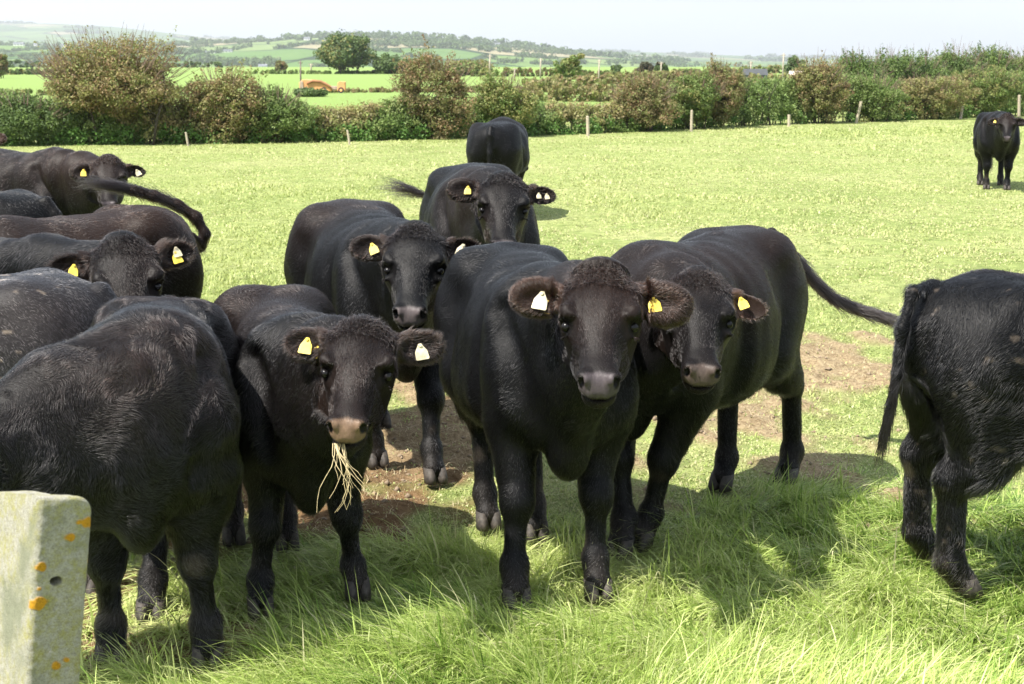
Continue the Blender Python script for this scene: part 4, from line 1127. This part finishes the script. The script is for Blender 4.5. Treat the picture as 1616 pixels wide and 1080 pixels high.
    LOG.append(' '.join(map(str, ['cow', spec['label'][:40], 'verts', len(V), 'poll', pix(poll), 'muzzle', pix(hp(.44, 0, 0)), 'withers', pix((.36 * lx, 0, 1.15 * hz)), 'tailhead', pix((-.6 * lx, 0, 1.1 * hz)), 'lx %.2f' % lx, '%.1fs' % (time.time() - T0)])))
    return root, hp
def G(px, py):
    p = P(px, py); return (p.x, p.y)
HERD = [
 dict(key='K', label='black cow in the centre foreground with a large cream tag in its ear', seed=101, H=1.17, W=.94,
      fore=G(880, 925), hind=G(800, 815), fl=(940, 938), fr=(812, 950), hl=(842, 845), hr=(768, 828), L=1.08,
      head=Q(948, 450, 4.78), yaw=-94, pitch=38, hs=1.02, earbrown=.4, ear_r=(-.08, -.10), ear_l=(.12, -.10),
      tag_r=[('w', (-.012, .022, .0), 8, 1.15), ('y', (-.030, -.006, -.004), 12, .85)], tag_l=[('y', (-.03, .02, 0), -10, 1.0), ('y', (-.02, .004, -.006), -16, .9)],
      hair=110000, vox=.0075, nose=(.085, .07, .075)),
 dict(key='L', label='black cow with reddish brown ears standing right behind the centre cow, tail swung out', seed=202, H=1.19, W=1.0,
      fore=G(1000, 866), hind=G(1172, 762), fl=(1017, 860), fr=(985, 872), hl=(1245, 757), hr=(1143, 768), L=1.12,
      head=Q(1103, 450, 5.25), yaw=-94, pitch=42, roll=-4, hs=.96, hw=1.0, jowl=.06, ear_r=(.0, -.1), ear_l=(.30, -.10), earbrown=.9, brown=.2,
      tag_l=[('y', (-.035, .022, 0), -22, .85)], tag_r=[('y', (-.02, .02, 0), 8, .8)],
      tail=[Q(1218, 368, 7.05), Q(1244, 395, 7.15), Q(1268, 432, 7.15), Q(1300, 464, 7.15), Q(1340, 483, 7.15), Q(1375, 494, 7.1)], switchfall=.08, switchhair=.9, switchlen=.8, fan=.07, switch=2200,
      hair=100000, vox=.0075, nose=(.10, .075, .065)),
 dict(key='I', label='small black calf with a strand of dry grass hanging from its mouth', seed=303, H=1.02, W=.84,
      fore=G(486, 952), hind=G(442, 853), fl=(562, 938), fr=(410, 966), hl=(452, 862), hr=(368, 852), L=.93,
      head=Q(572, 528, 4.68), yaw=-94, pitch=38, roll=-3, hs=.94, hw=.93, ear_r=(-.12, -.1), ear_l=(-.22, -.10), shag=1.2, brown=.2, earhair=1.2,
      tag_r=[('y', (-.01, .02, 0), 6, 1.0), ('y', (-.045, -.004, -.006), 24, .75)], tag_l=[('w', (.0, .01, 0), -8, 1.0)],
      hair=100000, vox=.0075, nose=(.20, .13, .085)),
 dict(key='J', label='black cow with two tags in one ear, standing between the calf and the centre cow', seed=404, H=1.18, W=1.0,
      fore=G(638, 745), hind=G(548, 668), fl=(683, 757), fr=(592, 732), L=1.08,
      head=Q(657, 375, 6.35), yaw=-92, pitch=42, hs=1.04, hw=1.0, jowl=.04, ear_r=(-.10, -.1), ear_l=(-.02, -.10),
      tag_r=[('y', (-.01, .018, 0), -25, .95)], tag_l=[('w', (-.0, .022, 0), 20, 1.05), ('y', (.008, .004, -.006), 26, .9)],
      hair=80000, vox=.009, hairrad=.0007, nose=(.12, .10, .10)),
 dict(key='M', label='black cow with curly forehead standing second from the back of the centre line', seed=505, H=1.28, W=.98,
      fore=(-.15, 8.45), hind=(-.27, 9.4), L=1.12, head=Q(795, 290, 7.9), yaw=-90, pitch=44, roll=-3, hs=1.06, ear_r=(-.15, -.1), ear_l=(.05, -.1),
      tag_r=[('y', (-.02, .022, 0), 0, .85)], tag_l=[('w', (-.02, .012, 0), 0, .6), ('w', (.022, .014, 0), -6, .6)],
      tail=[Q(722, 286, 9.9), Q(704, 300, 10.0), Q(690, 314, 10.0), Q(672, 310, 10.0), Q(652, 302, 10.0)], switchfall=.30, switchhair=1.3, fan=.16, switch=240, switchlen=.35, tailthick=.6,
      hair=50000, vox=.011, hairrad=.0009),
 dict(key='N', label='black cow seen from behind with only its rounded rump showing at the back', seed=606, H=1.18, W=1.18,
      fore=(-.10, 18.9), hind=(-.22, 18.0), L=1.1, head=(-.05, 20.0, .55), yaw=88, pitch=70, hair=16000, vox=.014, hairrad=.0016, shag=.8),
 dict(key='O', label='black cow cut off by the right edge with its tail hanging over muddy hindquarters', seed=707, H=1.15, W=1.0,
      fore=(2.58, 5.38), hind=(1.67, 5.24), fl=(1630, 842), hr=(1508, 938), hl=(1455, 886), L=1.12, head=(3.3, 5.5, 1.1), yaw=5, pitch=40, shag=1.5, mud=1.6, backmud=.5, curl=1.5, hindleg=1.22,
      tail=[Q(1472, 452, 5.26), Q(1440, 462, 5.16), Q(1424, 520, 5.12), Q(1416, 590, 5.1), Q(1406, 640, 5.1), Q(1399, 670, 5.1)], switch=750, switchhair=.6, fan=.02, tailthick=.75, belly=.9,
      hair=110000, vox=.0085),
 dict(key='P', label='black cow standing alone far off at the right, facing the camera', seed=808, H=1.14, W=1.08, belly=1.05,
      fore=(7.25, 22.3), hind=(7.45, 23.3), L=1.05, head=Q(1590, 186, 21.8), yaw=-106, pitch=46, hs=.98, tag_r=[('y', (-.02, .02, 0), 0, .8)], hair=14000, vox=.014, hairrad=.0018, shag=.8),
 dict(key='F', label='black cow standing sideways farthest up the left side, head turned to the camera', seed=909, H=1.22, W=1.0,
      fore=(-3.42, 11.5), hind=(-4.4, 12.0), L=1.12, head=Q(172, 258, 11.1), yaw=-78, pitch=46, hs=1.0, brown=.3,
      tag_r=[('y', (-.01, .018, 0), 0, 1.0)], tag_l=[('w', (-.0, .012, 0), -25, .95)], hair=36000, vox=.012, hairrad=.0011),
 dict(key='C', label='black cow at the left with a shaggy topknot and yellow tags in both ears', seed=111, H=1.17, W=1.0,
      fore=(-2.28, 6.45), hind=(-3.2, 6.6), L=1.1, head=Q(193, 395, 5.95), yaw=-68, pitch=48, roll=4, hs=1.08, ear_r=(-.02, -.1), ear_l=(-.20, -.1), earhair=1.5, shag=1.25,
      tag_r=[('y', (-.02, .01, 0), 8, .9)], tag_l=[('y', (-.005, .012, 0), -12, .95), ('w', (.0, .03, -.004), -10, .8)], hair=80000, vox=.009),
 dict(key='D', label='brown-tinged black cow at the left flicking its raised tail forward over its back', seed=222, H=1.165, W=1.08,
      fore=(-2.46, 7.08), hind=(-1.90, 7.6), L=.98, head=(-2.88, 6.72, .85), yaw=-130, pitch=60, brown=.55,
      tail=[Q(300, 375, 7.85), Q(316, 388, 7.95), Q(325, 370, 7.95), Q(310, 343, 7.95), Q(280, 323, 7.93), Q(245, 309, 7.9), Q(208, 300, 7.85)], switch=1100, switchfall=.12, switchhair=1.35, switchlen=.62, fan=.035, tailthick=.7,
      hair=60000, vox=.0095, hairrad=.0007),
 dict(key='B', label='black cow at the left edge whose back carries flakes of dried mud', seed=333, H=1.12, W=1.02,
      fore=(-2.55, 5.5), hind=(-1.73, 5.46), L=1.02, head=(-3.1, 5.5, 1.0), yaw=180, pitch=40, col=(.017, .018, .021), brown=.0, mud=1.2, backmud=1.0, hair=70000, vox=.0095),
 dict(key='A', label='shaggy black cow nearest the camera at the left behind the concrete post', seed=444, H=1.13, W=.88,
      fore=G(243, 1045), hind=(-1.24, 5.2), fl=(330, 1045), fr=(178, 1042), hl=(240, 972), hr=(137, 935), L=.95,
      head=Q(-70, 665, 4.15), yaw=-172, pitch=35, shag=1.25, curl=2.4, droop=.07, forearm=1.35, hairrad=.00045, crest=.03, belly=1.0, brown=.1, mud=.8, hair=190000, vox=.008),
 dict(key='Gc', label='dark cow at the left edge whose sloping rump shows below the sideways cow', seed=555, H=1.13, W=1.0,
      fore=(-3.9, 9.2), hind=(-3.0, 9.0), L=1.1, head=(-4.9, 9.3, 1.1), yaw=170, pitch=40, hair=24000, vox=.012, hairrad=.001),
 dict(key='Hc', label='cow beyond the left edge with just one ear in view against the hedge', seed=666, H=1.22, W=1.0,
      fore=(-5.3, 13.9), hind=(-6.2, 14.3), L=1.1, head=Q(-42, 207, 13.4), yaw=-75, pitch=46, hair=14000, vox=.013, hairrad=.0013, earbrown=.9),
]
ROOTS = {}
for s in HERD:
    ROOTS[s['key']] = make_cow(s)
# strand of dry grass held in the calf's mouth
croot, chp = ROOTS['I']
mb = MB(); Mw = Matrix.Translation(croot.location) @ Matrix.Rotation(croot.rotation_euler.z, 4, 'Z')
g_ = random.Random(5)
for i in range(15):
    a = Mw @ Vector(chp(.428, g_.uniform(-.05, -.01), -.052)); L_ = g_.uniform(.06, .24)
    pts = []; d = Vector((g_.uniform(.0, .4), g_.uniform(-.7, -.2), -.8)).normalized(); c = a.copy()
    for j in range(7):
        pts.append(c.copy()); c = c + d * L_ / 6; d = (d + Vector((g_.uniform(-.75, .85), g_.uniform(-.2, .2), -.4))).normalized()
    mb.tube(pts, [.0016 * (1 - .1 * j) for j in range(7)], 4)
o = mb.build('grass_strand', M_STRAW); tag(o, 'tuft of dry grass hanging from the calf\'s mouth', 'grass strand')
# ------------------------------------------------------------------ grass blades
M_GRASS = leafmat('grass_blades', .35, .45, .35)
def blades(name, x, y, h, w, lean, az, cols, label, seg=3, k0=.5, lift=0.0):
    n = len(x); g = RG
    z = relief(x, y)
    side = np.stack([-np.sin(az), np.cos(az), np.zeros(n)], 1)
    ra = g.uniform(0, 2 * math.pi, n); side = side * .7 + np.stack([np.cos(ra), np.sin(ra), np.zeros(n)], 1) * .5
    dirh = np.stack([np.cos(az), np.sin(az), np.zeros(n)], 1)
    base = np.stack([x, y, z - .01 + lift], 1); P_ = [base]; cur = base; ang_ = lean * k0
    for j in range(seg):
        d = dirh * np.sin(ang_)[:, None] + np.array((0, 0, 1.0)) * np.cos(ang_)[:, None]
        cur = cur + d * (h / seg)[:, None]; P_.append(cur); ang_ = np.minimum(ang_ + lean * 1.1 / seg, 1.75)
    V = []
    for j in range(seg):
        ww = (w * (1 - .22 * j))[:, None]
        V += [P_[j] - side * ww, P_[j] + side * ww]
    V.append(P_[seg]); V = np.stack(V, 1); k = V.shape[1]
    V[:, 2:, 2] = np.maximum(V[:, 2:, 2], z[:, None] + .006)
    b = np.arange(n)[:, None] * k
    F = []
    for j in range(seg - 1): F.append(b + np.array([[2 * j, 2 * j + 1, 2 * j + 3, 2 * j + 2]]))
    T3 = b + np.array([[2 * seg - 2, 2 * seg - 1, 2 * seg]])
    c3 = np.repeat(cols, k, 0).astype(np.float32)
    me = np_mesh(name, V.reshape(-1, 3), F + [T3], c3, smooth=True)
    o = link(name, me, None, M_GRASS); tag(o, label, 'grass', kind='stuff'); return o
f1 = sines(61, 12, .9, 3.0); f2 = sines(62, 12, .9, 3.0); f3 = sines(63, 12, 3, 8)
def scatter(n, y0, y1, power=1.0, wide=1.12):
    g = RG; u_ = g.random(n)
    y = 1 / (1 / y0 + u_ * (1 / y1 - 1 / y0)) if power == 2 else y0 * (y1 / y0) ** u_
    x = g.uniform(-1, 1, n) * (808 / FPX * y * wide + .5)
    return x, y
PATCHES = []
# tussocks: each has its own lay, blades fan out from it and fall over one another
NT = 21000
tx, ty = scatter(NT, 3.4, 8.4)
tl = lush(tx, ty); tb = bare(tx, ty)
keep = RG.random(NT) < (.12 + .88 * tl) * (1 - tb * .92)
tx, ty, tl = tx[keep], ty[keep], tl[keep]; NT = len(tx); tp = pad3(tx, ty)
sw_ = 1 / (1 + np.exp(-5 * (f1(tp) + .35)))                      # the lay swings from one side to the other
taz = .25 + sw_ * (math.pi - .45) * np.where(f2(tp) > 0, 1, -1) + .45 * f3(tp) + RG.normal(size=NT) * .42
tsz = np.clip(.75 + .30 * f3(tp) + RG.normal(size=NT) * .28, .3, 1.7)
tln = np.clip(1.50 + .28 * f2(tp) + RG.normal(size=NT) * .25, .4, 1.95)
thue = RG.normal(size=NT) * .65 + .6 * f4(tp) + .5 * f3(tp)
per = (26 * tsz * (.55 + .45 * tl)).astype(int) + 5
i = np.repeat(np.arange(NT), per); n = len(i)
ro = np.abs(RG.normal(size=n)) * .030 * tsz[i]; ra = RG.uniform(0, 6.28, n)
x = tx[i] + np.cos(ra) * ro; y = ty[i] + np.sin(ra) * ro
az = taz[i] + RG.normal(size=n) * .38 + .5 * np.sin(ra - taz[i])
h = (.035 + .155 * tl[i] * tsz[i]) * RG.uniform(.45, 1.35, n)
lean = np.clip(tln[i] + RG.normal(size=n) * .28, .1, 2.0) * (.5 + .5 * tl[i])
stray = RG.random(n) < .02
h = np.where(stray, h * .55, h); az = np.where(stray, RG.uniform(0, 6.28, n), az); lean = np.where(stray, RG.uniform(.1, .8, n), lean)
up_ = RG.random(n) < .045; h = np.where(up_, h * .3, h); lean = np.where(up_, RG.uniform(.2, .9, n), lean); lift = np.where(up_, 0, RG.uniform(0, .032, n) * tl[i])
for hx0, hy0 in HOOVES:                              # trodden down where the cattle stand
    if hy0 < 8.5:
        d_ = ((x - hx0) / .12) ** 2 + ((y - hy0 + .10) / .20) ** 2
        k_ = np.exp(-d_); h = h * (1 - .62 * k_); lift = lift * (1 - .8 * k_)
w = RG.uniform(.0015, .0046, n) * (.8 + .2 * tl[i])
GC = np.array([(.08, .16, .025), (.18, .29, .05), (.33, .44, .10), (.46, .56, .17), (.60, .66, .28), (.64, .60, .36)])
mixp = RG.random(n) * 2.6 + 1.5 + thue[i] * .8
dry = RG.random(n) < .05
ci = np.where(dry, 5, np.clip(mixp.astype(int), 0, 4))
cols = GC[ci] * RG.uniform(.8, 1.2, (n, 1))
blades('grass', x, y, h, w, lean, az, cols, 'long lush grass lying in tangled swirls in the foreground', 4, .86, lift)
# grazed turf in the middle distance
x, y = scatter(420000, 5.0, 48, 1.0, 1.08)
bb = bare(x, y); lu = lush(x, y) * (y < 8.2)
keep = (RG.random(len(x)) < (1 - bb * .9) * (1 - lu))
x, y = x[keep], y[keep]; pd = pad3(x, y); n = len(x)
tf = np.clip(.5 + .35 * f3(pd * .8) + .3 * f4(pd * .45), 0, 1.4)
h = (.014 + .024 * tf) * RG.uniform(.5, 1.5, n) * (1 + y / 60)
w = (.0016 + .00040 * y) * RG.uniform(.7, 1.3, n)
lean = np.clip(1.25 + RG.normal(size=n) * .45, .1, 1.9); az = RG.uniform(0, 6.28, n)
mixp = RG.random(n) * .8 + .25 - .16 * f4(pd * .45) + .06 * f3(pd)
GC2 = np.array([(.33, .39, .12), (.38, .43, .15), (.42, .46, .175), (.45, .48, .20), (.47, .48, .22), (.46, .44, .23)])
cols = GC2[np.clip((mixp * 5).astype(int), 0, 5)] * RG.uniform(.85, 1.15, (n, 1))
blades('turf', x, y, h, w, lean, az, cols, 'short pale grazed turf across the field', 2)
# dead straw litter and crumbs of soil on the bare ground
x, y = scatter(80000, 3.8, 10.5)
bb = bare(x, y); k = RG.random(len(x)) < np.clip(bb * 1.1, 0, .8); x, y = x[k], y[k]; n = len(x)
blades('straw_litter', x, y, RG.uniform(.02, .09, n), RG.uniform(.0009, .0020, n), RG.uniform(1.3, 1.8, n), RG.uniform(0, 6.28, n), np.array([(.52, .42, .25), (.40, .30, .17), (.60, .52, .34), (.30, .22, .12)])[RG.integers(0, 4, n)], 'dry straw scattered over the trodden brown soil', 2)
x, y = scatter(6500, 4.0, 10)
bb = bare(x, y); k = RG.random(len(x)) < bb * .9; x, y = x[k], y[k]; n = len(x)
oc = np.array([(1, 0, 0), (-1, 0, 0), (0, 1, 0), (0, -1, 0), (0, 0, .7), (0, 0, -.7)], float); of = np.array([(0, 2, 4), (2, 1, 4), (1, 3, 4), (3, 0, 4), (2, 0, 5), (1, 2, 5), (3, 1, 5), (0, 3, 5)])
sz = np.minimum(RG.gamma(1.6, .0048, n), .022)
V = (np.stack([x, y, relief(x, y) + sz * .2], 1)[:, None] + oc[None] * sz[:, None, None] * RG.uniform(.5, 1.4, (n, 6, 1))).reshape(-1, 3)
F = (np.arange(n)[:, None, None] * 6 + of[None]).reshape(-1, 3)
o = link('soil_crumbs', np_mesh('soil_crumbs', V, [F], np.zeros((n * 6, 3))), None, simple('soil', (.22, .165, .11), .95, .4, 60)); tag(o, 'crumbs and clods of brown soil on the bare patches', 'soil', kind='stuff')
